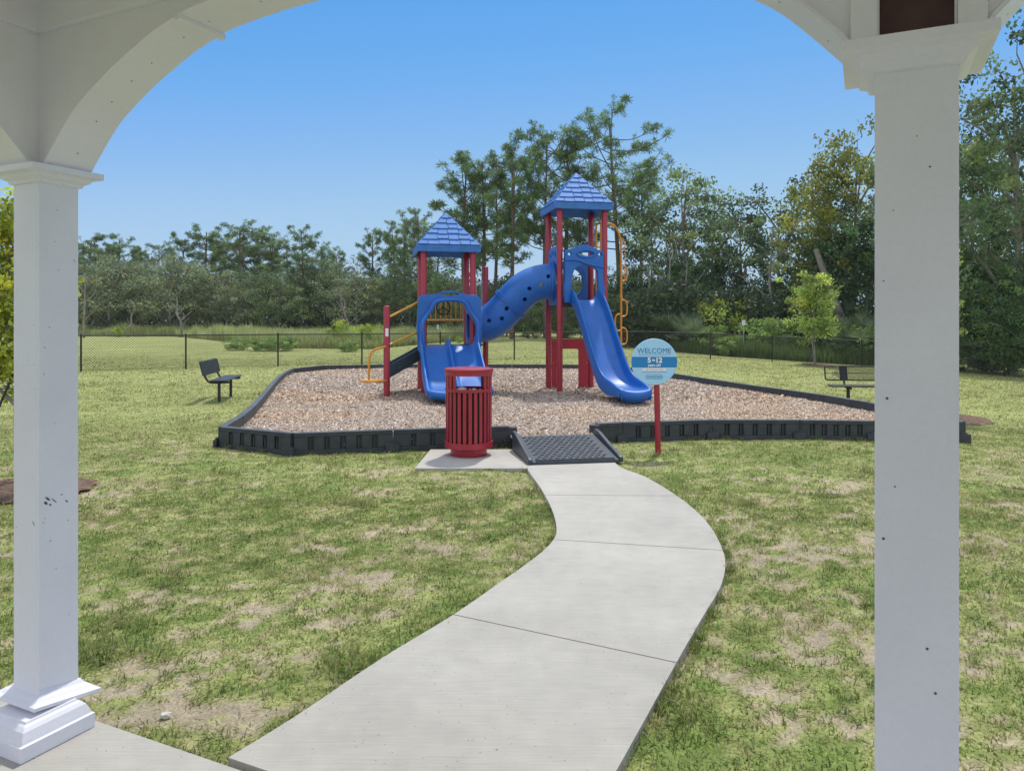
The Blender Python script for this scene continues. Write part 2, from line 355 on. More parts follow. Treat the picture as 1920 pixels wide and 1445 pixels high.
# ------------------------------------------------------------------ concrete path, pad, slab
def sheet(name, poly, ztop, zbot, m, bev=.006):
    mb = MB(); n = len(poly)
    bm = bmesh.new(); vs = [bm.verts.new((p[0], p[1], ztop)) for p in poly]; es = [bm.edges.new((vs[i], vs[(i+1) % n])) for i in range(n)]
    bmesh.ops.triangle_fill(bm, use_beauty=True, edges=es); bm.verts.index_update()
    fs = [tuple(v.index for v in f.verts) for f in bm.faces]; bm.free()
    V = [(p[0], p[1], ztop) for p in poly]+[(p[0], p[1], zbot) for p in poly]
    mb.add(V, fs+[(i, (i+1) % n, (i+1) % n+n, i+n) for i in range(n)])
    o = mb.build(name, m); return o
# path in slabs with open joints
def cutpath(t0, t1):
    """portion between two joint lines given as indices along both sides"""
    return pl[t0[0]:t1[0]+1]+pr[t0[1]:t1[1]+1][::-1]
def nearest(side, p): return min(range(len(side)), key=lambda i: (side[i][0]-p[0])**2+(side[i][1]-p[1])**2)
js = [(0, 0)]+[(nearest(pl, a), nearest(pr, b)) for a, b in [((.30, 6.83), (1.50, 6.83)), ((.303, 5.44), (1.463, 5.2)), ((-.317, 4.04), (.77, 3.48))]]+[(len(pl)-1, len(pr)-1)]
mbp = []
tag(sheet('path', PATH, .026, -.06, M['concrete']), 'curving pale concrete footpath', 'path', kind='structure')
for a, b in js[1:-1]:
    p, q = Vector((*pl[a], 0)), Vector((*pr[b], 0)); d = (q-p); n = Vector((-d.y, d.x, 0)).normalized()*.0035
    mb = MB(); z0 = .0268
    mb.add([(p-n).to_tuple()[:2]+(z0,), (q-n).to_tuple()[:2]+(z0,), (q+n).to_tuple()[:2]+(z0,), (p+n).to_tuple()[:2]+(z0,)], [(0, 1, 2, 3)])
    o = mb.build('path_joint', M['speck'], recalc=False); tag(o, kind='structure')
tag(sheet('concrete_pad', PAD, .021, -.06, M['concrete']), kind='structure')
slab = sheet('pavilion_floor', SLAB, .03, -.1, M['concrete']); tag(slab, kind='structure')
# ------------------------------------------------------------------ pavilion
pav = thing('pavilion', 'white arched picnic pavilion with square columns, framing the view in the foreground', 'pavilion', (PC[0], PC[1], 0), math.atan2(PR[1], PR[0]))
def ring_loft(mb, c, prof, tilt=None, mi=0):
    vs = []; 
    for h, z in prof:
        for sx, sy in ((-1, -1), (1, -1), (1, 1), (-1, 1)):
            p = Vector((sx*h, sy*h, z)); 
            if tilt is not None: p = tilt @ p
            vs.append(p+Vector(c))
    n = len(prof); fs = [(i*4+j, i*4+(j+1) % 4, (i+1)*4+(j+1) % 4, (i+1)*4+j) for i in range(n-1) for j in range(4)]
    fs += [(3, 2, 1, 0), tuple((n-1)*4+j for j in range(4))]
    mb.add(vs, fs, mi)
ZC = 2.195; HS = .0775
cols = [(0, 0), (3, 0), (6, 0), (0, -3), (3, -3), (6, -3)]
def disc(mb, c, nrm, r, mi):
    nrm = Vector(nrm).normalized(); u = nrm.orthogonal().normalized(); w = nrm.cross(u); c = Vector(c)+nrm*.0008
    mb.add([c+(u*math.cos(a)*r[0]+w*math.sin(a)*r[1]) for a in [2*PI*k/8 for k in range(8)]], [tuple(range(8))], mi)
rr = random.Random(3)
for i, (a, b) in enumerate(cols):
    mb = MB(); mb.box((a, b, (.03+ZC-.03)/2), (2*HS, 2*HS, ZC-.06))
    mk = mb
    for k in range(26):
        zz = .3+rr.random()*1.8; q = (rr.random()-.5)*.13
        s_ = (.0012+.0016*rr.random())
        if rr.random() < .6: disc(mk, (a+HS, b+q, zz), (1, 0, 0), (s_, s_*.8), 1)
        else: disc(mk, (a+q, b-HS, zz), (0, -1, 0), (s_*.8, s_*.8), 1)
    if i == 0:
        for q, zz, l, w_ in [(-.045, .93, .012, .004), (-.052, .915, .009, .005), (-.02, .918, .015, .002), (.03, .905, .007, .003), (-.035, .905, .006, .003), (.01, .935, .003, .003)]:
            disc(mk, (a+HS, b+q, zz), (1, 0, 0), (w_, l), 1)
        disc(mk, (a+.045, b-HS, .84), (0, -1, 0), (.002, .012), 1)
    if i == 1:
        for q, zz in [(-.055, 1.44), (-.062, 1.14), (.02, .92), (.035, .83)]: disc(mk, (a+q, b-HS, zz), (0, -1, 0), (.003, .003), 1)
    sh = mb.build('column', [M['white'], M['scuff']], pav)
    mb = MB(); ring_loft(mb, (a, b, 0), [(HS+.004, ZC-.062), (HS+.012, ZC-.060), (HS+.014, ZC-.050), (HS+.032, ZC-.040), (HS+.036, ZC-.026), (HS+.05, ZC-.024), (.1425, ZC-.0235), (.1425, ZC)])
    mb.build('capital', M['white'], sh, bevel=.0015)
    sx, sy = (.045, -.07) if i == 0 else (0, 0)
    mb = MB(); ring_loft(mb, (a+sx, b+sy, 0), [(.142, .0305), (.142, .085), (.134, .088), (.130, .10), (.120, .125), (.108, .137), (.100, .142), (.096, .15)])
    mb.build('base_moulding', M['white'], sh, bevel=.0015)
    T = Matrix.Rotation(math.radians(-8), 3, 'X') if i == 0 else None
    mb = MB(); ring_loft(mb, (a, b, .145 if i == 0 else .152), [(.128, 0), (.135, .004), (.135, .016), (.118, .024), (.106, .034), (.092, .042), (HS+.003, .055)], T)
    mb.build('base_collar', M['white'], sh, bevel=.0015)
    mb = MB(); mb.box((a, b, (ZC+3.0)/2), (2*HS-.006, 2*HS-.006, 3.0-ZC)); 
    mb.build('post_core', M['brown'] if i == 1 else M['white'], sh)
    if i == 1:
        mb = MB()
        for s_ in (-1, 1): mb = MB(); mb.box((a+s_*(HS+.022), b-.084, (ZC+3)/2), (.052, .024, 3.0-ZC)); mb.build('post_trim', M['white'], sh, bevel=.001)
ARC = [(.09, 2.10), (.122, 2.2), (.2, 2.285), (.278, 2.364), (.34, 2.41), (.421, 2.459), (.5, 2.503), (.579, 2.54), (.7, 2.592), (.818, 2.628), (.9, 2.646), (1.1, 2.665), (1.3, 2.673), (1.5, 2.675)]
arc = [tuple(p) for p in catmull(ARC[1:], 3)]; arc = [(.122, ZC+.002)]+arc[1:]
def arch(p0, p1, name='arch'):
    """arched panel between two columns, local pavilion coordinates"""
    d = Vector((p1[0]-p0[0], p1[1]-p0[1], 0)); Ln = d.length; d.normalize(); nrm = Vector((-d.y, d.x, 0))
    pts = arc+[(Ln-t, z) for t, z in arc[::-1][1:]]
    if (Ln > 3.01): pass
    prof = [(HS-.008, ZC+.002)]+pts+[(Ln-HS+.008, ZC+.002), (Ln-HS+.008, 3.0), (HS-.008, 3.0)]
    tmp = MB().prism(prof, -.078, .085)
    mb = MB(); o = Vector((p0[0], p0[1], 0))
    mb.add([o+d*v[0]+nrm*v[1]+Vector((0, 0, v[2])) for v in tmp.v], tmp.f)
    ob = mb.build(name, M['white'], pav, bevel=.0)
    # soffit strip, slightly wider than the panel
    so_ = MB(); V = []; n = len(pts)
    for k, (t, z) in enumerate(pts):
        a_ = pts[max(k-1, 0)]; b_ = pts[min(k+1, n-1)]; tx, tzz = b_[0]-a_[0], b_[1]-a_[1]; l = math.hypot(tx, tzz); nx_, nz_ = -tzz/l, tx/l
        for off in (-.003, .006):
            for y_ in (-.09, .10): V.append(o+d*(t+nx_*off)+nrm*y_+Vector((0, 0, z+nz_*off)))
    Fq = []
    for k in range(n-1):
        a0 = k*4; b0 = a0+4; Fq += [(a0, a0+1, b0+1, b0), (a0+2, b0+2, b0+3, a0+3), (a0, b0, b0+2, a0+2), (a0+1, a0+3, b0+3, b0+1)]
    Fq += [(0, 2, 3, 1), ((n-1)*4, (n-1)*4+1, (n-1)*4+3, (n-1)*4+2)]
    so_.add(V, Fq); nh = so_
    for k in range(2, n-2, 4):
        t, z = pts[k]; a_, b_ = pts[k-1], pts[k+1]; tx, tzz = b_[0]-a_[0], b_[1]-a_[1]
        nn = d*tzz-Vector((0, 0, tx)); nn = d*(tzz)+Vector((0, 0, -tx)); nn.normalize()
        disc(nh, o+d*t+nrm*(.01 if k % 8 else -.03)+Vector((0, 0, z))+nn*.004, nn, (.003, .003), 1)
    so_.build('soffit', [M['white'], M['scuff']], ob)
    for t in (.83, Ln-.83):
        bt = MB()
        z = float(np.interp(.83, [p[0] for p in arc], [p[1] for p in arc])); sg = 1 if t < 1 else -1
        R = Matrix.Rotation(-sg*math.atan(.24), 3, 'Y'); A = Matrix(((d.x, nrm.x, 0), (d.y, nrm.y, 0), (0, 0, 1)))
        bt.box(o+d*t+nrm*.005+Vector((0, 0, z-.012)), (.022, .20, .018), A @ R)
        bt.build('joint_batten', M['white'], ob, bevel=.001)
    be = MB(); A = Matrix(((d.x, nrm.x, 0), (d.y, nrm.y, 0), (0, 0, 1)))
    be.box(o+d*Ln/2+nrm*.003+Vector((0, 0, 2.86)), (Ln-2*HS-.01, .20, .335), A)
    be.build('beam', M['white'], pav, bevel=.006)
segs = [((0, 0), (3, 0)), ((3, 0), (6, 0)), ((0, -3), (0, 0)), ((6, -3), (6, 0)), ((0, -3), (3, -3)), ((3, -3), (6, -3))]
for p0, p1 in segs: arch(p0, p1)
mb = MB(); mb.box((3, -1.5, 3.02), (6.7, 3.7, .03)); mb.build('ceiling', M['ceil'], pav)
mb = MB(); mb.add([(-.6, .6, 3.04), (6.6, .6, 3.04), (6.6, -3.6, 3.04), (-.6, -3.6, 3.04), (-.6, .6, 3.2), (6.6, .6, 3.2), (6.6, -3.6, 3.2), (-.6, -3.6, 3.2), (1.5, -1.5, 4.3), (4.5, -1.5, 4.3)],
       [(0, 1, 2, 3), (0, 4, 5, 1), (1, 5, 6, 2), (2, 6, 7, 3), (3, 7, 4, 0), (4, 8, 9, 5), (5, 9, 6), (6, 9, 8, 7), (7, 8, 4)]); mb.build('roof', M['shingle'], pav)
# ------------------------------------------------------------------ mulch bed and its black border
MZ = .125
mp = np.array(MULCH); seglen = np.hypot(*(np.roll(mp, -1, 0)-mp).T); cum = np.r_[0, np.cumsum(seglen)]
NB = 260; sb = np.linspace(0, cum[-1], NB, endpoint=False); bx = np.interp(sb, cum, np.r_[mp[:, 0], mp[0, 0]]); by = np.interp(sb, cum, np.r_[mp[:, 1], mp[0, 1]])
cx, cy = 0., 15.5; NRG = 110; rad = np.linspace(0, 1, NRG+1)[1:]
VX = cx+(bx-cx)[None]*rad[:, None]; VY = cy+(by-cy)[None]*rad[:, None]
def mulch_z(x, y):
    z = MZ+.05*(fbm(x, y, .55, 3, 21)-.5)+.018*(fbm(x, y, 3, 3, 22)-.5)
    z = z-.05*np.exp(-(((x+.9)/.6)**2+((y-13.2)/.5)**2))-.05*np.exp(-(((x-2.1)/.5)**2+((y-13.3)/.5)**2))
    z = z-.05*np.exp(-((x-.5)**2/.5+((y-9.5)/.35)**2))*0
    return z
vv = np.concatenate([np.array([[cx, cy, mulch_z(np.array([cx]), np.array([cy]))[0]]]), np.stack([VX.ravel(), VY.ravel(), mulch_z(VX.ravel(), VY.ravel())], 1)])
ff = []
ii = 1+np.arange(NRG*NB).reshape(NRG, NB); i2 = np.roll(ii, -1, 1)
ff = np.stack([ii[:-1], ii[1:], i2[1:], i2[:-1]], -1).reshape(-1, 4)
jj = np.arange(0, NB, 2); cen = np.stack([np.zeros(len(jj), int), ii[0][jj], ii[0][jj+1], ii[0][(jj+2) % NB]], -1)
mo = mesh_np('mulch_bed', vv, np.concatenate([ff, cen]), M['mulch'], smooth=True); tag(mo, kind='structure')
def chips(n, y0, y1, size, seed):
    r = np.random.default_rng(seed)
    yy = y0+(y1-y0)*r.random(n); xx = -6.6+13*r.random(n); k = inpoly(xx, yy, MULCH); xx, yy = xx[k], yy[k]; n = len(xx)
    zz = mulch_z(xx, yy)+.004+.012*r.random(n)
    L = size*(.5+1.0*r.random(n)); Wd = L*(.3+.35*r.random(n)); a = r.random(n)*2*PI; tl = r.normal(0, .35, n); t2 = r.normal(0, .35, n)
    ux, uy, uz = np.cos(a)*L/2, np.sin(a)*L/2, tl*L/2; wx, wy, wz = -np.sin(a)*Wd/2, np.cos(a)*Wd/2, t2*Wd/2; th = .006
    c = np.stack([xx, yy, zz], 1); U = np.stack([ux, uy, uz], 1); Wv = np.stack([wx, wy, wz], 1)
    top = [c-U-Wv, c+U-Wv*.7, c+U+Wv, c-U+Wv*.8]; V = np.stack(top+[p-np.array([0, 0, th+.006]) for p in top], 1)
    o = np.arange(n)[:, None]*8
    q = np.concatenate([o+np.array([f]) for f in ([0, 1, 2, 3], [0, 4, 5, 1], [1, 5, 6, 2], [2, 6, 7, 3], [3, 7, 4, 0])])
    pal = np.array([[.47, .385, .31], [.37, .29, .23], [.60, .51, .43], [.22, .16, .13], [.44, .33, .22], [.45, .405, .37], [.68, .61, .53]])
    cc = pal[r.choice(7, n, p=[.26, .2, .16, .12, .08, .12, .06])]*(.8+.4*r.random(n))[:, None]
    pk = S((fbm(xx, yy, .7, 3, 31)-.5)/.15)[:, None]; cc = cc*(1-.5*pk)+cc*np.array([1.12, .97, .80])*.5*pk
    dk = (np.exp(-(((xx+1.9)/.9)**2+((yy-14.6)/.5)**2))*.0)[:, None]
    return V.reshape(-1, 3), q, np.repeat(cc*(1-dk), 8, 0)
v, f, c = joinb([chips(105000, 9.2, 14, .034, 5), chips(80000, 14, 25, .05, 6)])
tag(mesh_np('wood_chips', v, f, M['chip'], col=c), 'pinkish brown wood chips filling the play area', 'wood chips', kind='stuff')
# border: one thing, each interlocking timber a part
bord = thing('playground_border', 'black slotted plastic border edging the wood chip play area', 'border', (0, 9.5, 0))
def timber(p, q, slots=5):
    p = Vector((*p, 0)); q = Vector((*q, 0)); d = q-p; Ln = d.length; d.normalize(); A = Matrix(((d.x, -d.y, 0), (d.y, d.x, 0), (0, 0, 1)))
    # outside is on the -y local side when walking anticlockwise; border list walks clockwise -> outside is +y
    mb = MB(); H = .265; T = .10; o = p-Vector((0, 9.5, 0)); z0 = min(tz(p.x, p.y), tz(q.x, q.y), 0)-.03
    def bx_(x0, x1, y0, y1, za, zb): mb.box(o+A @ Vector(((x0+x1)/2, (y0+y1)/2, (za+zb)/2)), (x1-x0, y1-y0, zb-za), A)
    bx_(.005, Ln-.005, -T/2, T/2-.035, z0, H-.02)
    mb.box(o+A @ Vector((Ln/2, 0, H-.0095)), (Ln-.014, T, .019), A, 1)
    bx_(.005, Ln-.005, T/2-.0345, T/2, H-.055, H-.0195)
    bx_(.005, Ln-.005, T/2-.0345, T/2, z0, .05)
    w = .066; gap = (Ln*.80)/max(slots, 1); x = .005
    for k in range(slots):
        s0 = Ln*.11+gap*k+gap/2-w/2; bx_(x, s0, T/2-.0345, T/2, .0505, H-.0555); x = s0+w
        bx_(s0+.026, s0+w-.018, T/2-.0345, T/2-.010, .0505, H-.075)
    bx_(x, Ln-.005, T/2-.0345, T/2, .0505, H-.0555)
    bx_(-.07, .10, T/2+.0005, T/2+.045, z0, .10); bx_(-.03, .06, T/2+.001, T/2+.03, .1005, .118)
    return mb
for k in range(len(BL)-1):
    p, q = BL[k], BL[k+1]
    timber(p, q, 0 if k in (37,) else 5).build('border_timber', [M['black_plastic'], M['paler_plastic']], bord, bevel=.005, bseg=1)
for p in ((.0, 9.74), (1.1, 9.97)):
    mb = MB(); mb.box((p[0], p[1]-9.5, .1), (.13, .12, .3)); mb.build('end_block', M['black_plastic'], bord, bevel=.008)
# ramp
rang = math.radians(10)
ramp = thing('access_ramp', 'dark grey rubber wheelchair ramp leading from the path into the play area', 'ramp', (.64, 8.85, 0), rang)
mb = MB(); W2 = .50; z0, z1 = .055, .20; y0, y1 = -.48, .52
mb.add([(-W2, y0, .027), (W2, y0, .027), (W2, y1, .0), (-W2, y1, .0), (-W2, y0, z0), (W2, y0, z0), (W2, y1, z1), (-W2, y1, z1)], [(0, 1, 2, 3), (4, 7, 6, 5), (0, 4, 5, 1), (1, 5, 6, 2), (2, 6, 7, 3), (3, 7, 4, 0)])
sl_ = math.atan2(z1-z0, y1-y0); Rr = Matrix.Rotation(sl_, 3, 'X')
for i in range(13):
    for j in range(11):
        xx = -.42+.84*(j+.5*(i % 2))/11; yy = y0+.12+i*.066
        zz = z0+(yy-y0)*math.tan(sl_)
        mb.box((xx, yy, zz+.003), (.05, .014, .010), Rr @ Matrix.Rotation(.5*(-1)**j, 3, 'Z'))
for i in range(4): mb.box((0, y0+.012+i*.018, z0+.004+.003*i), (.92, .008, .007))
mb.build('tread', M['ramp'], ramp, bevel=0)
for s_ in (-1, 1):
    prof = [(y0, .027), (y0, .085), (y0+.05, .10), (y0+.45, .17), (y1-.15, .25), (y1+.02, .265), (y1+.06, .24), (y1+.06, .0)]
    tmp = MB().prism(prof, s_*(W2+.002), s_*(W2+.05)); mb = MB(); mb.add([(v[1], v[0], v[2]) for v in tmp.v], tmp.f)
    mb.build('side_rail', M['ramp'], ramp, bevel=.01)
# ------------------------------------------------------------------ litter bin
can = thing('trash_can', 'round red slatted metal litter bin standing on the concrete pad', 'trash can', (-.52, 8.98, .021), .12)
Rc = .284
NS = 26
def openat(a): return abs(math.degrees(math.atan2(math.sin(a+PI/2), math.cos(a+PI/2)))) < 33 or abs(math.degrees(math.atan2(math.sin(a-PI/2), math.cos(a-PI/2)))) < 33
for k in range(NS):
    a = 2*PI*(k+.5)/NS; op = openat(a); ztop = .80 if op else 1.0
    mb = MB(); R = Matrix.Rotation(a, 3, 'Z'); mb.box(R @ Vector((Rc-.012, 0, (.10+ztop)/2)), (.008, .041, ztop-.10), R)
    mb.build('slat', M['red'], can, bevel=.002, bseg=1)
for zc, h_, ro, nm in ((.135, .07, Rc+.004, 'bottom_band'), (.785, .035, Rc+.003, 'middle_band'), (.985, .055, Rc+.003, 'upper_band')):
    mb = MB(); mb.lathe([(ro, zc-h_/2), (ro, zc+h_/2), (ro-.022, zc+h_/2), (ro-.022, zc-h_/2), (ro, zc-h_/2)], n=48, cap=False); mb.build(nm, M['red'], can, smooth=True)
mb = MB(); mb.lathe([(.0, 0), (.215, 0), (.22, .01), (.22, .08), (.265, .095), (.265, .1), (.0, .101)], n=48, cap=False); mb.build('foot', M['red'], can, smooth=True)
mb = MB(); mb.lathe([(.0, 1.012), (Rc-.01, 1.0), (Rc+.008, 1.0), (Rc+.014, 1.018), (Rc+.010, 1.036), (Rc-.03, 1.046), (.0, 1.052)], n=48, cap=False); mb.build('lid', M['red'], can, smooth=True, angle=50)
mb = MB(); mb.lathe([(.0, .11), (.22, .11), (.232, .76), (.226, .765), (.20, .60), (.0, .56)], n=40, cap=False); ln = mb.build('liner', M['liner'], can, smooth=True)
def blob(name, c, r, m, parent, seed=0, amp=.25):
    bm = bmesh.new(); bmesh.ops.create_icosphere(bm, subdivisions=3, radius=1)
    for v in bm.verts:
        n = mnoise.noise(v.co*2.2+Vector((seed, 0, 0)))+.5*mnoise.noise(v.co*5+Vector((0, seed, 0)))
        v.co = Vector((v.co.x*r[0], v.co.y*r[1], v.co.z*r[2]))*(1+amp*n)
        v.co += Vector(c)
    me = bpy.data.meshes.new(name); bm.to_mesh(me); bm.free(); me.materials.append(m)
    o = bpy.data.objects.new(name, me); sc.collection.objects.link(o); o.parent = parent; return o
for nm, (x_, y_, z_), r_, sd, lb in [('trash_bag', (-.08, -.1, .74), (.075, .07, .085), 3, 'crumpled white bag at the left of the bin opening'), ('paper_litter', (.07, -.08, .735), (.05, .05, .07), 9, 'small scrap of pale litter at the right of the bin opening')]:
    o = blob(nm, (0, 0, 0), r_, M['bag'], None, sd); o.location = (-.52+x_, 8.98+y_, .021+z_); tag(o, lb, 'litter')
# ------------------------------------------------------------------ welcome sign
sg = thing('welcome_sign', 'round light blue WELCOME sign on a dark red post right of the ramp', 'sign', (1.785, 9.18, 0), .03)
mb = MB(); mb.tube([(.012, 0, -.05), (-.012, 0, 1.12)], .036, 16); mb.build('post', M['red'], sg, smooth=True)
mb = MB(); mb.lathe([(0, -.01), (.28, -.01), (.283, -.006), (.283, .006), (.28, .01), (0, .01)], n=64, cap=False)
disk = mb.build('sign_face', M['signlight'], sg, smooth=True); disk.rotation_euler = (PI/2, 0, 0); disk.location = (-.05, -.052, 1.13)
def flat(name, pts, m, y=-.0115, z0=0):
    mb = MB(); mb.add([(a, b, .0112+z0) for a, b in pts], [tuple(range(len(pts)))]); return mb.build(name, m, disk, recalc=False)
bb = [(.283*math.cos(t)*.995, .283*math.sin(t)*.995) for t in np.linspace(-.255, .23, 10)]
flat('colour_band', bb+[(-a, b) for a, b in bb[::-1]], M['signband'])
flat('white_line', [(-.27, .062), (.27, .062), (.27, .068), (-.27, .068)], M['signwhite'])
flat('white_line', [(-.265, -.077), (.265, -.077), (.265, -.072), (-.265, -.072)], M['signwhite'])
def text(s_, size, x_, y_, m, name='lettering', bold=0, z0=.0008, sx=1):
    cu = bpy.data.curves.new('t', 'FONT'); cu.body = s_; cu.size = size; cu.align_x = 'CENTER'; cu.align_y = 'CENTER'; cu.offset = bold; cu.extrude = 0; cu.resolution_u = 3
    t = bpy.data.objects.new('t', cu); sc.collection.objects.link(t); dg = bpy.context.evaluated_depsgraph_get(); dg.update()
    me = bpy.data.meshes.new_from_object(t.evaluated_get(dg)); bpy.data.objects.remove(t)
    me.materials.clear(); me.materials.append(m)
    o = bpy.data.objects.new(name, me); sc.collection.objects.link(o); o.parent = disk; o.location = (x_, y_, .0115+z0); o.scale = (sx, 1, 1); return o
text('WELCOME', .088, 0, .132, M['signink'], bold=0, sx=.98)
text('5', .085, -.062, .018, M['signwhite'], bold=.004); text('to', .04, -.008, .022, M['signwhite'], bold=.002); text('12', .085, .055, .018, M['signwhite'], bold=.004)
text('years old', .042, 0, -.042, M['signwhite'], bold=.0015)
for yy, w_ in ((.088, .19), (-.125, .15)):
    x_ = -w_; r_ = random.Random(5)
    mb = MB()
    while x_ < w_:
        l = .008+.02*r_.random(); mb.add([(x_, yy-.0025, .0121), (x_+l, yy-.0025, .0121), (x_+l, yy+.0025, .0121), (x_, yy+.0025, .0121)], [(0, 1, 2, 3)]); x_ += l+.006
    mb.build('small_print', M['signink'], disk, recalc=False)
def pill(cx_, cy_, w_, h_): return [(cx_+(w_-h_)*(1 if abs(t) < PI/2 else -1)+h_*math.cos(t), cy_+h_*math.sin(t)) for t in np.linspace(-PI/2+.001, PI*1.5-.001, 24)] 
def pill(cx_, cy_, w_, h_):
    r = []
    for k in range(12): t = -PI/2+PI*k/11; r.append((cx_+w_-h_+h_*math.cos(t), cy_+h_*math.sin(t)))
    for k in range(12): t = PI/2+PI*k/11; r.append((cx_-w_+h_+h_*math.cos(t), cy_+h_*math.sin(t)))
    return r
flat('warning_strip', pill(0, -.097, .148, .017), M['signwhite'], z0=.0006)
mb = MB()
for k in range(12):
    x_ = -.11+k*.019+(.006 if k % 3 == 0 else 0); mb.add([(x_, -.102, .0125), (x_+.013, -.102, .0125), (x_+.013, -.092, .0125), (x_, -.092, .0125)], [(0, 1, 2, 3)])
mb.build('small_print', M['signpink'], disk, recalc=False)
flat('emblem', pill(0, -.185, .107, .025), M['signink'], z0=.0004); flat('emblem_field', pill(0, -.185, .102, .020), M['signlight'], z0=.0010)
mb = MB(); r_ = random.Random(8); x_ = -.085
while x_ < .085:
    l = .006+.012*r_.random(); h_ = .006+.006*r_.random(); mb.add([(x_, -.185-h_, .0131), (x_+l, -.185-h_*.7, .0131), (x_+l, -.185+h_*.8, .0131), (x_, -.185+h_, .0131)], [(0, 1, 2, 3)]); x_ += l+.004
mb.build('emblem_script', M['signink'], disk, recalc=False)
mb = MB(); mb.lathe([(0, .010), (.006, .010), (.005, .014), (0, .015)], (0, .262, 0), 10, cap=False); mb.build('bolt', M['galv'], disk)
# ------------------------------------------------------------------ play structure (local frame: x along the towers, y away from the camera)
O = (-1.86, 15.75, 0); PA = math.radians(11)
ps = thing('playground_structure', 'two tower play structure with blue roofs, slides, crawl tube and dark red posts', 'playground', O, PA)
def post(a, c, top, name='post', r=.064, cap=True):
    mb = MB(); mb.lathe([(r, -.1), (r, top-.03), (r*.92, top-.012), (r*.6, top-.001), (0.0, top)] if cap else [(r, -.1), (r, top)], (a, c, 0), 20, cap=False)
    return mb.build(name, M['red'], ps, smooth=True, angle=50)
for a, c in ((0, 0), (1.04, 0), (0, 1.04), (1.04, 1.04)): post(a, c, 3.2)
RX, RY = 2.87, -.33
for a, c in ((RX, RY), (RX+1, RY), (RX, RY+1), (RX+1, RY+1)): post(a, c, 4.12)
post(1.49, 1.09, 2.9); p725 = post(-.79, -.71, 1.95)
mb = MB(); la = [math.radians(-115+i*9) for i in range(7)]; nv = len(la)
mb.add([(-.79+.0652*math.cos(t), -.71+.0652*math.sin(t), z_) for z_ in (1.34, 1.50) for t in la], [(i, i+1, i+1+nv, i+nv) for i in range(nv-1)]); mb.build('warning_label', M['signwhite'], p725, smooth=True, recalc=False)
def deck(cx_, cy_, w_, z_):
    mb = MB(); mb.box((cx_, cy_, z_-.02), (w_-.02, w_-.02, .04)); 
    for s_ in (-1, 1):
        mb.box((cx_, cy_+s_*(w_/2-.02), z_-.085), (w_-.14, .03, .088)); mb.box((cx_+s_*(w_/2-.02), cy_, z_-.085), (.03, w_-.14, .088))
    mb.build('deck', M['deck'], ps, bevel=.004)
DL, DR = 1.13, 2.1
deck(.52, .52, 1.04, DL); deck(RX+.5, RY+.5, 1.0, DR)
mb = MB(); mb.add([(1.06, .1, DL-.04), (1.46, 1.05, DL-.04), (1.06, 1.0, DL-.04), (1.06, .1, DL), (1.46, 1.05, DL), (1.06, 1.0, DL)], [(0, 1, 2), (3, 5, 4), (0, 3, 4, 1), (1, 4, 5, 2), (2, 5, 3, 0)]); mb.build('deck', M['deck'], ps)
def roof(cx_, cy_, w_, ze, za, name='roof'):
    root = None; mb = MB(); h = w_/2; fz = .15
    # fascia (slightly flared) and underside
    pr_ = [(h-.03, ze), (h, ze+.01), (h+.015, ze+fz-.02), (h-.01, ze+fz)]
    vs = []
    for q, z_ in pr_:
        for sx, sy in ((-1, -1), (1, -1), (1, 1), (-1, 1)): vs.append((cx_+sx*q, cy_+sy*q, z_))
    fs = [(i*4+j, i*4+(j+1) % 4, (i+1)*4+(j+1) % 4, (i+1)*4+j) for i in range(3) for j in range(4)]
    vs += [(cx_, cy_, za), (cx_, cy_, za-.12)]; fs += [(12+j, 12+(j+1) % 4, 16) for j in range(4)]+[(j, (j+1) % 4, 17) for j in range(4)]
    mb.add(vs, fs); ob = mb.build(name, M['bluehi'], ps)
    mt = MB(); r_ = random.Random(int(cx_*10)); rows = 6; e = h-.004
    for side in range(4):
        R = Matrix.Rotation(side*PI/2, 3, 'Z')
        sl = Vector((0, e, za-ze-fz)); L_ = sl.length; up = sl.normalized(); nr = Vector((0, -(za-ze-fz), e)).normalized()
        for k in range(rows):
            f0, f1 = k/rows, (k+1.0)/rows; w0 = e*(1-f0); w1 = e*(1-f1)
            if f0 > .92: continue
            nt = max(2, round((2*w0)/.22)); xs_ = [-w0]+sorted([(-1+2*(j+.5*(k % 2)+.16*(r_.random()-.5))/nt)*w0 for j in range(1, nt+(0 if k % 2 else 0))])+[w0]
            for j in range(len(xs_)-1):
                xa, xb = xs_[j]+.004, xs_[j+1]-.004; dip = .022*((j+k) % 2)+.010*r_.random()
                lo = f0*L_-dip*(1 if k else .3); hi = f1*L_
                sc_ = w1/w0
                xa2 = max(xa, -w1+.003) if xa < 0 else xa; xb2 = min(xb, w1-.003) if xb > 0 else xb
                if xb2 <= xa2+.01: xa2, xb2 = max(min(xa, w1-.01), -w1), max(min(xb, w1), -w1+.01)
                base = Vector((0, -e, ze+fz)); th0, th1 = .028, .006
                def P(x_, l, t): 
                    v = base+up*l+nr*t+Vector((x_, 0, 0)); v = R @ v; return Vector((cx_+v.x, cy_+v.y, v.z))
                pts = [P(xa, lo, 0), P(xb, lo, 0), P(xb2, hi, 0), P(xa2, hi, 0), P(xa, lo, th0), P(xb, lo, th0), P(xb2, hi, th1), P(xa2, hi, th1)]
                mt.add(pts, [(0, 1, 2, 3), (4, 7, 6, 5), (0, 4, 5, 1), (1, 5, 6, 2), (2, 6, 7, 3), (3, 7, 4, 0)])
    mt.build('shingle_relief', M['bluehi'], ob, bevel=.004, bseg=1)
    return ob
roof(.52, .52, 1.34, 3.10, 4.02); roof(RX+.5, RY+.5, 1.30, 4.03, 4.93)
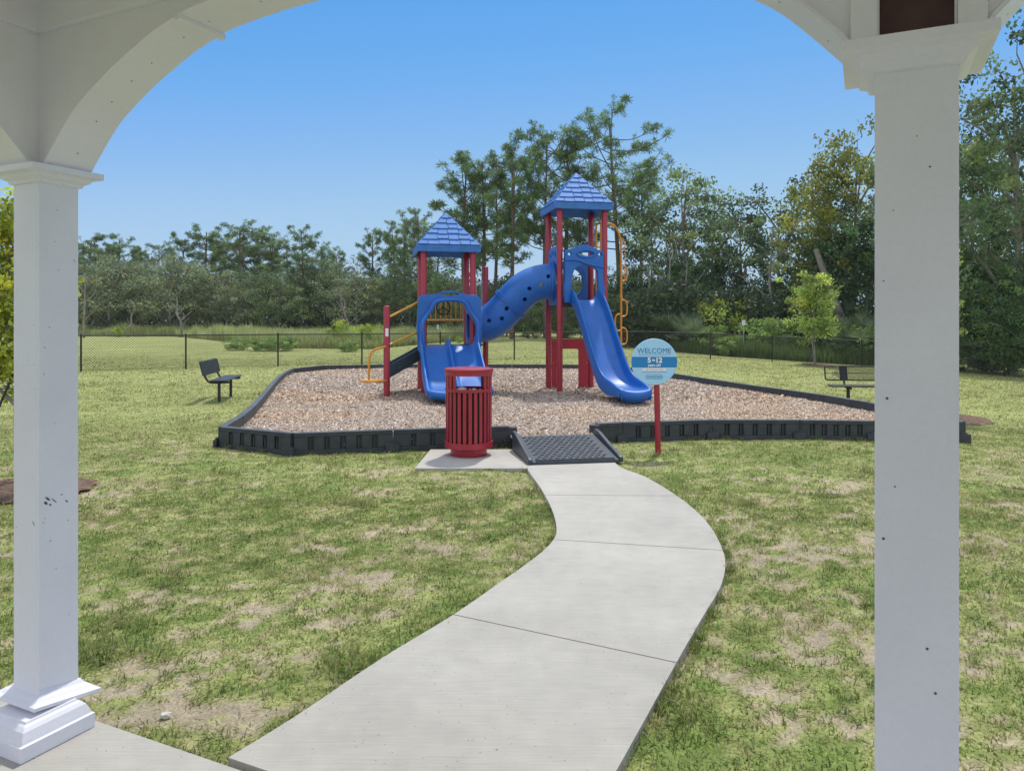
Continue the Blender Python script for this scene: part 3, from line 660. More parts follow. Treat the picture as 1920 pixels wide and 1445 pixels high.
# --- slides: sections lofted along the run
def loft(name, path, sect, m, parent, thick=.022):
    """path: (a,c,z,scale_h) ; sect: (x, h) across; walls scaled by scale_h"""
    mb = MB(); vs = []; ns = len(sect)
    for i, (a, c, z_, sh_, xs__) in enumerate(path):
        p0 = path[max(i-1, 0)]; p1 = path[min(i+1, len(path)-1)]
        t = Vector((p1[0]-p0[0], p1[1]-p0[1], p1[2]-p0[2])).normalized(); side = Vector((1, 0, 0)); up = side.cross(t); up = -up if up.z < 0 else up; up.normalize()
        if i > len(path)-8: up = Vector((0, 0, 1))
        for s_ in sect:
            x_, h_ = s_[0]*xs__, s_[1]
            hh = h_*sh_ if h_ > 0 else h_; tb_ = S((i-(len(path)-16))/12.); xm = max(q_[0] for q_ in sect)
            if h_ < -.05: hh = h_*(1-tb_)+(path[-1][2]+.03-z_)*tb_
            if len(s_) > 2 and s_[2] is not None: hh += s_[2](i/(len(path)-1))
            vs.append(Vector((a, c-.13*tb_*(1-(s_[0]/xm)**2), z_))+side*x_+Vector((0, 0, 1))*hh*.35+up*hh*.65)
    n = len(path); fs = [(i*ns+j, i*ns+j+1, (i+1)*ns+j+1, (i+1)*ns+j) for i in range(n-1) for j in range(ns-1)]
    mb.add(vs, fs); o = mb.build(name, m, parent, smooth=True, angle=0)
    md = o.modifiers.new('s', 'SOLIDIFY'); md.thickness = thick; md.offset = -1
    md = o.modifiers.new('b', 'SUBSURF'); md.levels = 2; md.render_levels = 2
    return o
wave = lambda t: .03*math.sin(t*PI*6)*(1 if .1 < t < .72 else 0)
WB = .58
def dsect():
    s_ = [(-.62, -.10), (-.625, .10), (-.615, .19), (-.585, .215), (-.555, .19), (-.545, .08), (-.50, .0), (-.40, -.012), (-.15, -.012), (-.07, .0), (-.04, .07), (-.03, .13), (0, .15), (.03, .13), (.04, .07), (.07, .0)]
    s_ += [(.15, -.012, wave), (.28, -.012, wave), (.40, -.012, wave), (.50, 0), (.545, .08), (.555, .19), (.585, .215), (.615, .19), (.625, .10), (.62, -.10)]
    return s_
pc = [(.0, DL+.01, .95), (-.18, DL-.0, 1.0), (-.35, DL-.06, 1.0), (-.7, .88, 1.0), (-1.15, .62, 1.0), (-1.5, .46, .95), (-1.75, .39, .85), (-1.95, .365, .6), (-2.12, .36, .35), (-2.24, .37, .12, .985), (-2.30, .375, .03, .95), (-2.32, .33, 0, .92), (-2.30, .26, 0, .86), (-2.24, .21, 0, .8)]
pc = [p if len(p) == 4 else (*p, 1.0) for p in pc]
pth = [(.50, c, z_, s_, w_) for c, z_, s_, w_ in [tuple(p) for p in catmull(pc, 3)]]
ds = loft('double_slide', pth, dsect(), M['blue'], ps)
mb = MB(); mb.tube([(.44, -2.0, .35), (.44, -2.0, -.05)], .03, 10); mb.build('support_leg', M['blackmetal'], ds, smooth=True)
# hood over the double slide
def arcpts(cx_, cz_, rx, rz, a0, a1, n): return [(cx_+rx*math.cos(a0+(a1-a0)*k/n), cz_+rz*math.sin(a0+(a1-a0)*k/n)) for k in range(n+1)]
outer = [(-.13, 1.0), (-.16, 1.5), (-.13, 2.05)]+arcpts(-.01, 2.07, .12, .12, PI, PI/2, 5)+[(.25, 2.215), (.38, 2.27), (.52, 2.285), (.66, 2.27), (.79, 2.215)]+arcpts(1.05, 2.07, .12, .12, PI/2, 0, 5)+[(1.20, 1.5), (1.17, 1.0)]
inner_f = [(1.06, 1.0), (1.08, 1.55), (1.0, 1.72), (.90, 1.85), (.84, 1.98), (.72, 2.05), (.52, 2.065), (.32, 2.05), (.20, 1.98), (.14, 1.85), (.04, 1.72), (-.04, 1.55), (-.02, 1.0)]
slot = arcpts(.52, 2.205, .19, .034, 0, 2*PI, 24)[:-1]
hd = MB().prism(outer+inner_f, -.30, -.02, [slot]).build('entrance_hood', M['blue'], ps, smooth=True, bevel=.022, bseg=3, angle=40)
mb = MB()
rim = [(1.07, 1.0), (1.10, 1.56), (1.02, 1.74), (.92, 1.87), (.86, 2.0), (.73, 2.075), (.52, 2.09), (.31, 2.075), (.18, 2.0), (.12, 1.87), (.02, 1.74), (-.06, 1.56), (-.03, 1.0)]
rp = catmull([(x_, -.30-.10*(1 if z_ < 1.6 else .35), z_-.0) for x_, z_ in rim], 4)
mb.tube(rp, .045, 12); mb.build('rim', M['blue'], hd, smooth=True)
# side wings running from the hood down to the slide walls
for s_ in (-1, 1):
    w_ = [(0, 1.62), (-.30, 1.60), (-.42, 1.42), (-.50, 1.2), (-.56, 1.06), (-.45, 1.0), (0, 1.05)]
    tmp = MB().prism([(y_, z_) for y_, z_ in w_], 0, .035); mb = MB(); xb = .50+s_*.615
    mb.add([(xb-s_*v[1], v[0], v[2]) for v in tmp.v], tmp.f); mb.build('side_wing', M['blue'], hd, bevel=.012, smooth=True)
# --- guard rail with steering wheel at the back of the left tower
gr = MB(); gr.tube([(.06, 1.04, 1.67), (.98, 1.04, 1.67)], .018, 8); gr.tube([(.06, 1.04, 2.2), (.98, 1.04, 2.2)], .018, 8)
for k in range(8): x_ = .12+k*.114; gr.tube([(x_, 1.04, 1.67), (x_, 1.04, 2.2)], .013, 6)
gr.build('guard_rail', M['orange'], ps, smooth=True)
mb = MB(); cw = Vector((.50, .90, 1.95)); mb.tube([cw+Vector((math.cos(t)*.155, 0, math.sin(t)*.155)) for t in np.linspace(0, 2*PI, 25)[:-1]], .016, 8, closed=True)
for t in (PI/2, PI/2+2*PI/3, PI/2+4*PI/3): mb.tube([cw, cw+Vector((math.cos(t)*.15, 0, math.sin(t)*.15))], .014, 6)
mb.tube([cw-Vector((0, .03, 0)), cw+Vector((0, .13, 0))], .035, 12); mb.build('steering_wheel', M['blackmetal'], ps, smooth=True)
# --- panels at the tube ends
def side_panel(a, c0, c1, z0, z1, hc, hz, hr, holes=(), name='tube_panel'):
    out = [(c0, z0), (c1, z0), (c1, z1-.12)]+arcpts((c0+c1)/2, z1-.12, (c1-c0)/2, .12, 0, PI, 10)[1:]
    hl = [arcpts(hc, hz, hr, hr, 0, 2*PI, 28)[:-1]]+[arcpts(x_, z_, r_, r_, 0, 2*PI, 12)[:-1] for x_, z_, r_ in holes]
    tmp = MB().prism(out, -.025, .025, hl); mb = MB(); mb.add([(a+v[1], v[0], v[2]) for v in tmp.v], tmp.f)
    return mb.build(name, M['blue'], ps, bevel=.008, smooth=True)
side_panel(1.04, .09, .95, DL+.0, 2.12, .52, 1.57, .35)
side_panel(RX, RY+.08, RY+.92, DR-.1, 3.28, RY+.5, 2.5, .35, [(RY+.28, 3.08, .055), (RY+.5, 3.12, .05), (RY+.72, 3.08, .055)])
# --- crawl tube
tp = [(1.04, .52, 1.57), (1.28, .52, 1.57), (1.48, .49, 1.62), (1.68, .44, 1.76), (1.93, .38, 2.03), (2.17, .31, 2.29), (2.38, .25, 2.43), (2.6, .20, 2.5), (2.85, .17, 2.52)]
tp = [Vector(p) for p in catmull(tp, 5)]
tb = MB(); tb.tube(tp, .37, 40, cap=False); tube = tb.build('crawl_tube', M['blue'], ps, smooth=True, angle=0, recalc=False)
md = tube.modifiers.new('s', 'SOLIDIFY'); md.thickness = .02; md.offset = 1
cut = MB()
def wl(px, py, dd_):
    p = Vector(((px-960)/FPX*dd_, dd_, CAMH+(606-py)/FPX*dd_))-Vector(O); R = Matrix.Rotation(-PA, 3, 'Z'); return R @ p
for px, py, thru in [(1028, 518, 0), (1015, 534, 1), (992.6, 541, 0), (984, 561, 0), (950, 578.5, 0), (941, 597, 0), (917, 601, 0), (902, 615, 0)]:
    a_ = wl(px, py, 15.2); b_ = wl(px, py, 17.6 if thru else 16.5); cut.tube([a_, b_], .045, 16)
co = cut.build('cutter', M['dark']); co.parent = ps
bpy.context.view_layer.update()
md = tube.modifiers.new('bool', 'BOOLEAN'); md.object = co; md.operation = 'DIFFERENCE'; md.solver = 'EXACT'
dg = bpy.context.evaluated_depsgraph_get(); dg.update(); me = bpy.data.meshes.new_from_object(tube.evaluated_get(dg))
tube.modifiers.clear(); tube.data = me; bpy.data.objects.remove(co); me.materials.clear(); me.materials.append(M['blue'])
me.polygons.foreach_set('material_index', [0]*len(me.polygons)); me.shade_smooth(); me.set_sharp_from_angle(angle=math.radians(35))
def collar(i, r0=.385, w_=.035, name='coupling_ring'):
    t = (tp[min(i+1, len(tp)-1)]-tp[max(i-1, 0)]).normalized(); p = tp[i]; mb = MB()
    for q in (-1, 1): mb.tube([p+t*(q*.024-w_/2), p+t*(q*.024-w_/2+.004), p+t*(q*.024+w_/2-.004), p+t*(q*.024+w_/2)], [r0+.012, r0+.035, r0+.035, r0+.012], 40, cap=True)
    # hollow: only the ring stands proud; caps sit inside the tube wall thickness
    m2 = MB(); u = t.orthogonal().normalized(); v_ = t.cross(u); prof = [(.388, -.05), (.425, -.045), (.425, -.004), (.410, 0), (.425, .004), (.425, .045), (.388, .05)]
    vs = [p+t*o_+(u*math.cos(k*2*PI/40)+v_*math.sin(k*2*PI/40))*r_ for r_, o_ in prof for k in range(40)]
    fs = [(i_*40+k, i_*40+(k+1) % 40, (i_+1)*40+(k+1) % 40, (i_+1)*40+k) for i_ in range(6) for k in range(40)]
    m2.add(vs, fs); return m2.build(name, M['blue'], tube, smooth=True, angle=30)
collar(20); collar(len(tp)-2, name='end_flange')
# --- right tower: slide, hood, back panel
ssect = [(-.33, -.12), (-.345, .10), (-.335, .20), (-.305, .225), (-.275, .20), (-.262, .10), (-.23, .02), (-.15, -.006), (0, -.014), (.15, -.006), (.23, .02), (.262, .10), (.275, .20), (.305, .225), (.335, .20), (.345, .10), (.33, -.12)]
pc = [(RY+.02, DR+.01, .95), (RY-.12, DR+.0, 1.0), (RY-.30, DR-.12, 1.0), (RY-.6, 1.66, 1.05), (RY-1.0, 1.14, 1.05), (RY-1.4, .66, 1.05), (RY-1.65, .46, 1.0), (RY-1.9, .375, .9), (RY-2.15, .355, .75), (RY-2.35, .36, .5), (RY-2.48, .375, .25, .97), (RY-2.56, .385, .07, .90), (RY-2.59, .34, 0, .86), (RY-2.57, .25, 0, .78), (RY-2.50, .17, 0, .66)]
pc = [p if len(p) == 4 else (*p, 1.0) for p in pc]
pth = []
for p in catmull(pc, 3):
    k = (RY-p[0])/2.5; pth.append((RX+.54+.22*max(0, k), p[0], p[1], p[2], p[3]))
ss = loft('straight_slide', pth, ssect, M['blue'], ps)
mb = MB(); mb.tube([(RX+.74, RY-2.2, .33), (RX+.74, RY-2.2, -.05)], .03, 10); mb.build('support_leg', M['blackmetal'], ss, smooth=True)
X0 = RX+.1
outer = [(.0, DR-.06), (-.03, DR+.25), (.0, DR+.42), (-.0, 3.10)]+arcpts(.05, 3.12, .05, .05, PI, PI/2, 3)+[(.2, 3.20), (.34, 3.265), (.46, 3.275), (.58, 3.24), (.72, 3.17)]+arcpts(.80, 3.11, .05, .05, PI/2, 0, 3)+[(.85, 2.55), (.88, DR+.25), (.86, DR-.06)]
inner = [(.74, DR-.06), (.73, DR+.35), (.72, 2.72)]+arcpts(.45, 2.66, .27, .19, .15, PI-.15, 8)+[(.16, 2.6), (.15, DR+.4), (.12, DR-.06)]
mk_ = lambda l: [(X0+x_-.02, z_) for x_, z_ in l]
hd2 = MB().prism(mk_(outer+inner), RY-.16, RY-.04, [mk_(arcpts(.46, 3.08, .155, .042, 0, 2*PI, 20)[:-1]), mk_([(.05, 3.04), (.14, 3.05), (.14, 3.10), (.07, 3.11)]), mk_([(.74, 3.05), (.82, 3.04), (.81, 3.11), (.74, 3.11)])]).build('slide_hood', M['blue'], ps, bevel=.014, bseg=3, smooth=True, angle=40)
mb = MB(); mb.tube([(X0+.44+.2*math.cos(t), RY-.165, 3.08+.075*math.sin(t)) for t in np.linspace(0, 2*PI, 33)[:-1]], .024, 8, closed=True)
mb.tube(catmull([(X0-.01, RY-.165, 2.93), (X0+.2, RY-.175, 2.95), (X0+.5, RY-.175, 2.86), (X0+.82, RY-.165, 2.80)], 5), .024, 8)
mb.build('moulded_trim', M['blue'], hd2, smooth=True)
out = [(.07, DR-.02), (.93, DR-.02), (.93, 2.95), (.5, 3.05), (.07, 2.95)]
bp = MB().prism([(RX+x_, z_) for x_, z_ in out], RY+.97, RY+1.02, [[(RX+x_, z_) for x_, z_ in arcpts(.47, 2.53, .33, .34, 0, 2*PI, 36)[:-1]]]).build('porthole_panel', M['blue'], ps, bevel=.01, smooth=True, angle=40)
mb = MB(); mb.tube([(RX+.47+.345*math.cos(t), RY+.96, 2.53+.355*math.sin(t)) for t in np.linspace(0, 2*PI, 37)[:-1]], .03, 8, closed=True); mb.build('porthole_rim', M['blue'], bp, smooth=True)
# lower red shop-front panel
def rr_(x0, x1, z0, z1, r): return [(x0, z0), (x0, z1-r)]+arcpts(x0+r, z1-r, r, r, PI, PI/2, 4)[1:]+[(x1-r, z1)]+arcpts(x1-r, z1-r, r, r, PI/2, 0, 4)[1:]+[(x1, z0)]
oo = [(RX+.07, .14), (RX+.07, 1.24), (RX+.93, 1.24), (RX+.93, .14), (RX+.70, .14)]+rr_(RX+.30, RX+.70, .14, 1.02, .05)[::-1]
pn = MB().prism(oo, RY+.96, RY+1.0).build('play_panel', M['redplastic'], ps, bevel=.006, smooth=True)
mb = MB()
for x_, z_ in [(.1, 1.2), (.9, 1.2), (.1, .18), (.9, .18), (.1, .7), (.9, .7)]: mb.tube([(RX+x_, RY+.962, z_), (RX+x_, RY+.95, z_)], .012, 8)
mb.build('bolt', M['galv'], pn)
# --- orange climber at the right
ca, cc_ = RX+1.0, RY
cl = MB(); cl.tube(catmull([(ca+.06, .10, DR), (ca+.06, .10, 3.7), (ca+.10, .11, 3.80), (ca+.3, .15, 3.82), (ca+.44, .19, 3.74), (ca+.56, .24, 3.5), (ca+.58, .25, 3.2), (ca+.58, .25, 1.6), (ca+.58, .25, -.05)], 5), .024, 10)
cl.tube(catmull([(ca+.06, .45, DR), (ca+.06, .45, 3.7), (ca+.06, .40, 3.82), (ca+.06, .2, 3.84), (ca+.06, .1, 3.78)], 4), .022, 10)
cl_o = cl.build('climber_pole', M['orange'], ps, smooth=True)
for sgn, zc, hh in [(1, 3.0, .50), (1, 2.72, .16), (1, 1.94, .18), (-1, 1.62, .18), (1, 1.31, .18), (-1, .99, .18), (1, .68, .18)]:
    wo_ = .135 if hh < .4 else .09
    mb = MB(); mb.tube(catmull([(ca+.58, .25, zc+hh), (ca+.58+sgn*wo_*.6, .25, zc+hh), (ca+.58+sgn*wo_, .25, zc+hh*.6), (ca+.58+sgn*wo_, .25, zc-hh*.6), (ca+.58+sgn*wo_*.6, .25, zc-hh), (ca+.58, .25, zc-hh)], 4), .018 if hh < .4 else .008, 8); mb.build('step_loop', M['orange'], cl_o, smooth=True)
mb = MB()
for z_ in (3.45, 2.2): mb.tube([(ca+.58, .25, z_-.03), (ca+.58, .25, z_+.03)], .034, 10)
mb.build('clamp', M['orange'], cl_o, smooth=True)
# --- steps at the left
st = MB()
for dc in (0, .95):
    p0, p1 = Vector((.0-.06, .0+dc-.02, 0)), Vector((-.75, -.66+dc, 0)); d = (p1-p0); nrm = Vector((-d.y, d.x, 0)).normalized()*.02
    vs = []
    for s_ in (-1, 1): vs += [p0+nrm*s_+Vector((0, 0, .84)), p0+nrm*s_+Vector((0, 0, 1.09)), p1+nrm*s_+Vector((0, 0, .76)), p1+nrm*s_+Vector((0, 0, .50))]
    st.add(vs, [(0, 1, 2, 3), (7, 6, 5, 4), (0, 4, 5, 1), (1, 5, 6, 2), (2, 6, 7, 3), (3, 7, 4, 0)])
sto = st.build('stair_stringer', M['stair'], ps, bevel=.006)
for k in range(3):
    f_ = (k+.5)/3; c_ = Vector((-.06-.69*f_, .0-.66*f_+.475, .95-.3*f_)); mb = MB(); mb.box(c_, (.26, .86, .035)); mb.build('tread', M['deck'], sto, bevel=.005)
hr = MB(); hr.tube([(-.79, -.71, 1.70), (-.03, -.04, 2.09)], .023, 8)
hr.tube(catmull([(-.0, -.03, 1.48), (-.4, -.37, 1.31), (-.79, -.73, 1.15), (-.9, -.76, 1.12), (-1.07, -.76, 1.05), (-1.13, -.76, .9), (-1.14, -.76, .7), (-1.14, -.76, .48)], 4), .023, 10)
hr.build('handrail', M['orange'], ps, smooth=True)
mb = MB(); mb.tube([(-1.05+.25*math.cos(t), -.72+.2*math.sin(t), .46) for t in np.linspace(0, 2*PI, 25)[:-1]], .022, 8, closed=True); mb.tube([(-1.3, -.72, .46), (-.8, -.72, .46)], .018, 8); mb.build('step_ring', M['orange'], ps, smooth=True)
# --- chains between the back post and the free post
ch = MB(); ch.tube([(1.06, 1.05, 2.45), (1.47, 1.09, 2.56)], .014, 8)
for k in range(3):
    x_ = 1.15+.12*k; z_ = 2.46+.09*(k/2)
    while z_ > 1.2:
        ch.tube([(x_+.012*math.cos(t), 1.06, z_+.024*math.sin(t)-.02) for t in np.linspace(0, 2*PI, 7)[:-1]], .005, 4, closed=True); z_ -= .036
ch.build('chain_ladder', M['galv'], ps)
# ------------------------------------------------------------------ benches
def bench(name, label, x_, y_, rz, Ln=1.75, mesh_back=False, xl=.6):
    b = thing(name, label, 'bench', (x_, y_, tz(x_, y_)), rz, 'park benches beside the play area')
    # local: x along the bench, sitting side towards -y
    for s_ in (-1, 1):
        fr = MB(); lg = MB(); lg.box((s_*xl, 0, .2), (.06, .05, .46)); lg.build('leg', M['blackmetal'], b, bevel=.005)
        fr.tube(catmull([(s_*xl, -.20, .405), (s_*xl, .1, .40), (s_*xl, .20, .42), (s_*xl, .26, .50), (s_*xl, .31, .66), (s_*xl, .36, .84)], 4), .022, 8)
        fr.build('frame', M['blackmetal'], b, smooth=True)
    mb = MB(); mb.box((0, -.02, .445), (Ln, .34, .035)); mb.build('seat', M['bench'], b, bevel=.014)
    T = Matrix.Rotation(math.radians(-14), 3, 'X'); c0 = Vector((0, .30, .69)); hb = .30
    if not mesh_back:
        mb = MB(); mb.box(c0, (Ln, .03, hb), T); mb.build('backrest', M['bench'], b, bevel=.012)
    else:
        mb = MB(); loop = []
        for cx_, cz_, a0 in ((Ln/2-.05, hb/2-.05, 0), (-Ln/2+.05, hb/2-.05, PI/2), (-Ln/2+.05, -hb/2+.05, PI), (Ln/2-.05, -hb/2+.05, PI*1.5)):
            for k in range(4): t = a0+PI/2*k/3; loop.append(c0+T @ Vector((cx_+.05*math.cos(t), 0, cz_+.05*math.sin(t))))
        mb.tube(loop, .016, 8, closed=True)
        for s_ in (-1, 1): mb.box(c0+T @ Vector((s_*xl, .01, 0)), (.16, .012, hb), T)
        mb.box(c0+T @ Vector((0, .0, 0)), (Ln, .008, .012), T)
        bk = mb.build('backrest', M['blackmetal'], b); mb = MB(); p = .036; k = -Ln/2-hb/2
        while k < Ln/2+hb/2:
            for s_ in (-1, 1):
                x0, x1 = k-s_*hb/2, k+s_*hb/2; z0, z1 = -hb/2, hb/2
                if min(x0, x1) > -Ln/2 and max(x0, x1) < Ln/2: mb.tube([c0+T @ Vector((x0, 0, z0)), c0+T @ Vector((x1, 0, z1))], .0045, 3, cap=False)
            k += p
        mb.build('mesh_panel', M['bench'], bk)
    return b
bench('park_bench', 'dark grey bench seen end-on left of the play area, facing it', -6.05, 15.75, math.radians(100), 1.6)
bench('park_bench', 'black mesh-backed bench right of the play area, partly behind the column', 7.65, 15.55, math.radians(-7), 2.0, True, .62)
# ------------------------------------------------------------------ chain link fence
FP = [(-20.0, 21.2), (-17.1, 23.0), (-14.2, 24.6), (-11.4, 26.1), (-8.65, 27.6), (-5.85, 29.1), (-2.95, 30.7), (.1, 32.4), (3.1, 33.6), (6.2, 34.6), (9.3, 35.0), (12.2, 35.0), (15.6, 33.3), (17.8, 31.9), (20.0, 30.3), (22.4, 28.4)]
fe = thing('chain_link_fence', 'black chain link fence running across behind the play area', 'fence', (0, 30, 0))
fz = [tz(*p) for p in FP]
for (x_, y_), z_ in zip(FP, fz):
    mb = MB(); mb.lathe([(.03, -.15), (.03, 1.2), (.034, 1.21), (.02, 1.25), (0, 1.255)], (x_, y_-30, z_), 10, cap=False); mb.build('fence_post', M['wire'], fe, smooth=True)
mb = MB(); mb.tube([(x_, y_-30, z_+1.19) for (x_, y_), z_ in zip(FP, fz)], .021, 8); mb.build('top_rail', M['wire'], fe, smooth=True)
for i in range(len(FP)-1):
    a_ = Vector((FP[i][0], FP[i][1]-30, fz[i])); b_ = Vector((FP[i+1][0], FP[i+1][1]-30, fz[i+1])); d = b_-a_; Ln = Vector((d.x, d.y, 0)).length
    V = []; Fq = []; H = 1.16; pch = .088; w_ = .0042; k = -H
    hdv = d/Ln
    nn = Vector((-d.y, d.x, 0)).normalized()*w_
    while k < Ln+H:
        for s_ in (-1, 1):
            x0, x1 = k, k+s_*H; t0, t1 = 0., 1.
            # clip to 0..Ln
            if x0 == x1: continue
            ta, tb_ = sorted(((0-x0)/(x1-x0), (Ln-x0)/(x1-x0))); t0 = max(0, ta); t1 = min(1, tb_)
            if t1 <= t0: continue
            P0 = a_+hdv*(x0+(x1-x0)*t0)+Vector((0, 0, .03+H*t0)); P1 = a_+hdv*(x0+(x1-x0)*t1)+Vector((0, 0, .03+H*t1))
            sd = Vector((hdv.x*.7*w_, hdv.y*.7*w_, -s_*.7*w_)); o_ = len(V)
            V += [P0-sd, P0+sd, P0+nn, P1-sd, P1+sd, P1+nn]; Fq += [(o_, o_+1, o_+4, o_+3), (o_+1, o_+2, o_+5, o_+4), (o_+2, o_, o_+3, o_+5)]
        k += pch
    wm = MB(); wm.add(V, Fq); wm.tube([a_+Vector((0, 0, .05)), b_+Vector((0, 0, .05))], .006, 4); wm.build('wire_mesh', M['wire'], fe, recalc=False)
# small park signs behind the fence
def psign(x_, y_, h, label, w_=.2, hh=.28):
    t = thing('park_sign', label, 'sign', (x_, y_, tz(x_, y_)))
    mb = MB(); mb.box((0, 0, h/2-.1), (.05, .03, h+.0)); mb.build('post', M['galv'], t, bevel=.004)
    mb = MB(); mb.box((0, -.024, h-.08), (w_, .008, hh)); mb.build('panel', M['signwhite'], t, bevel=.003)
    return t
psign(*at(1394, 41), 1.95, 'small blank white sign on a thin grey post beyond the fence at right')
psign(*at(821, 52), 1.0, 'tiny white marker post beyond the fence, seen through the hood of the left tower', .1, .3)
# ------------------------------------------------------------------ vegetation
def leafquads(cen, size, asp, r, upb=0., axes=None, tri=False):
    """rhombic leaves at cen (n,3)"""
    n = len(cen); a = r.normal(size=(n, 3)); a[:, 2] += upb
    if axes is not None: a = axes+.35*r.normal(size=(n, 3))
    a /= np.linalg.norm(a, axis=1)[:, None]; b = np.cross(a, r.normal(size=(n, 3))); b /= np.linalg.norm(b, axis=1)[:, None]+1e-9
    s = (size*(.6+.8*r.random(n)))[:, None]
    if axes is None: V = np.stack([cen-a*s*.5, cen+b*s*asp*.5, cen+a*s*.5, cen-b*s*asp*.5], 1)
    else: V = np.stack([cen, cen+a*s*.5+b*s*asp*.5, cen+a*s, cen+a*s*.5-b*s*asp*.5], 1)
    return V.reshape(-1, 3), np.arange(n*4).reshape(n, 4)
def tubes_np(lines, n=5):
    """lines: list of (pts, radii)"""
    mb = MB()
    for p, rd in lines: mb.tube(p, rd, n, cap=False)
    return mb
def pine(seed, H, R, bare=.55, lean=0, dens=1., flat=.6, shade=1., hue=0.):
    r = np.random.default_rng(seed); lines = []; tuft = []
    tpz = lambda h: np.array([.09*lean*h*h/H+.12*math.sin(h*.35+seed), .1*math.cos(h*.3+seed), h])
    hs = np.linspace(0, H*.93, 14); r0 = .012*H+.03; lines.append(([tpz(h) for h in hs], [max(.03, r0*(1-.8*h/H)) for h in hs]))
    nb = int(22*dens); zc = H*(bare+1)/2; hz = H*(1-bare)/2
    for k in range(nb):
        f = (k+.5)/nb; azm = k*2.4+r.normal()*.4; h0 = H*(bare-.02+(.90-bare)*f)
        # aim at a point of an uneven ellipsoid crown
        ze = min(.97, -.75+1.75*f+.18*r.normal()); rr_ = R*math.sqrt(max(.06, 1-ze*ze*(.95 if ze > 0 else .55)))*(.62+.48*r.random())
        e = tpz(min(H*.95, h0))*np.array([1, 1, 0])+np.array([math.cos(azm)*rr_, math.sin(azm)*rr_, max(zc+hz*ze, h0+.1)])
        p0 = tpz(h0); mid = p0*.5+e*.5+np.array([0, 0, -.12*rr_]); pts = catmull([p0, mid, e], 3); L = np.linalg.norm(e-p0)
        lines.append((pts, [.022*H/10*(1-.8*i/6)*(L/R*.7+.4)+.010 for i in range(7)]))
        for j in range(2+int(L*1.25)):
            q = .38+.62*r.random(); i0 = min(5, int(q*6)); base = pts[i0]
            a2 = azm+r.choice([-1, 1])*(.4+.8*r.random()); l2 = R*(.10+.20*r.random()); e2 = base+np.array([math.cos(a2)*l2, math.sin(a2)*l2, l2*(.1+.7*r.random())])
            lines.append(([base, (base+e2)/2+np.array([0, 0, -.04]), e2], [.018, .013, .008])); tuft.append(e2)
            if r.random() < .6: tuft.append(base*.4+e2*.6+r.normal(size=3)*.12)
            if r.random() < .4: tuft.append(e2+r.normal(size=3)*.2)
        tuft.append(e)
    tuft = np.array(tuft); nt = len(tuft); K = 44; ts = .7+.8*r.random(nt)
    ax = r.normal(size=(nt*K, 3)); ax[:, 2] = ax[:, 2]*.8+.35; ax /= np.linalg.norm(ax, axis=1)[:, None]
    cen = np.repeat(tuft, K, 0)+ax*.05
    v, f = leafquads(cen, .30, .12, r, axes=ax)
    v = (v.reshape(-1, 4, 3)-cen[:, None])*np.repeat(ts, K)[:, None, None]+cen[:, None]; v = v.reshape(-1, 3)
    base = np.array([.105+.03*hue, .165+.02*hue, .055])*shade*1.6
    ct = (base[None]*(.42+1.0*r.random(nt))[:, None])
    col = np.repeat(np.repeat(ct, K, 0)*(.8+.4*r.random(nt*K))[:, None], 4, 0)
    return lines, v, f, col
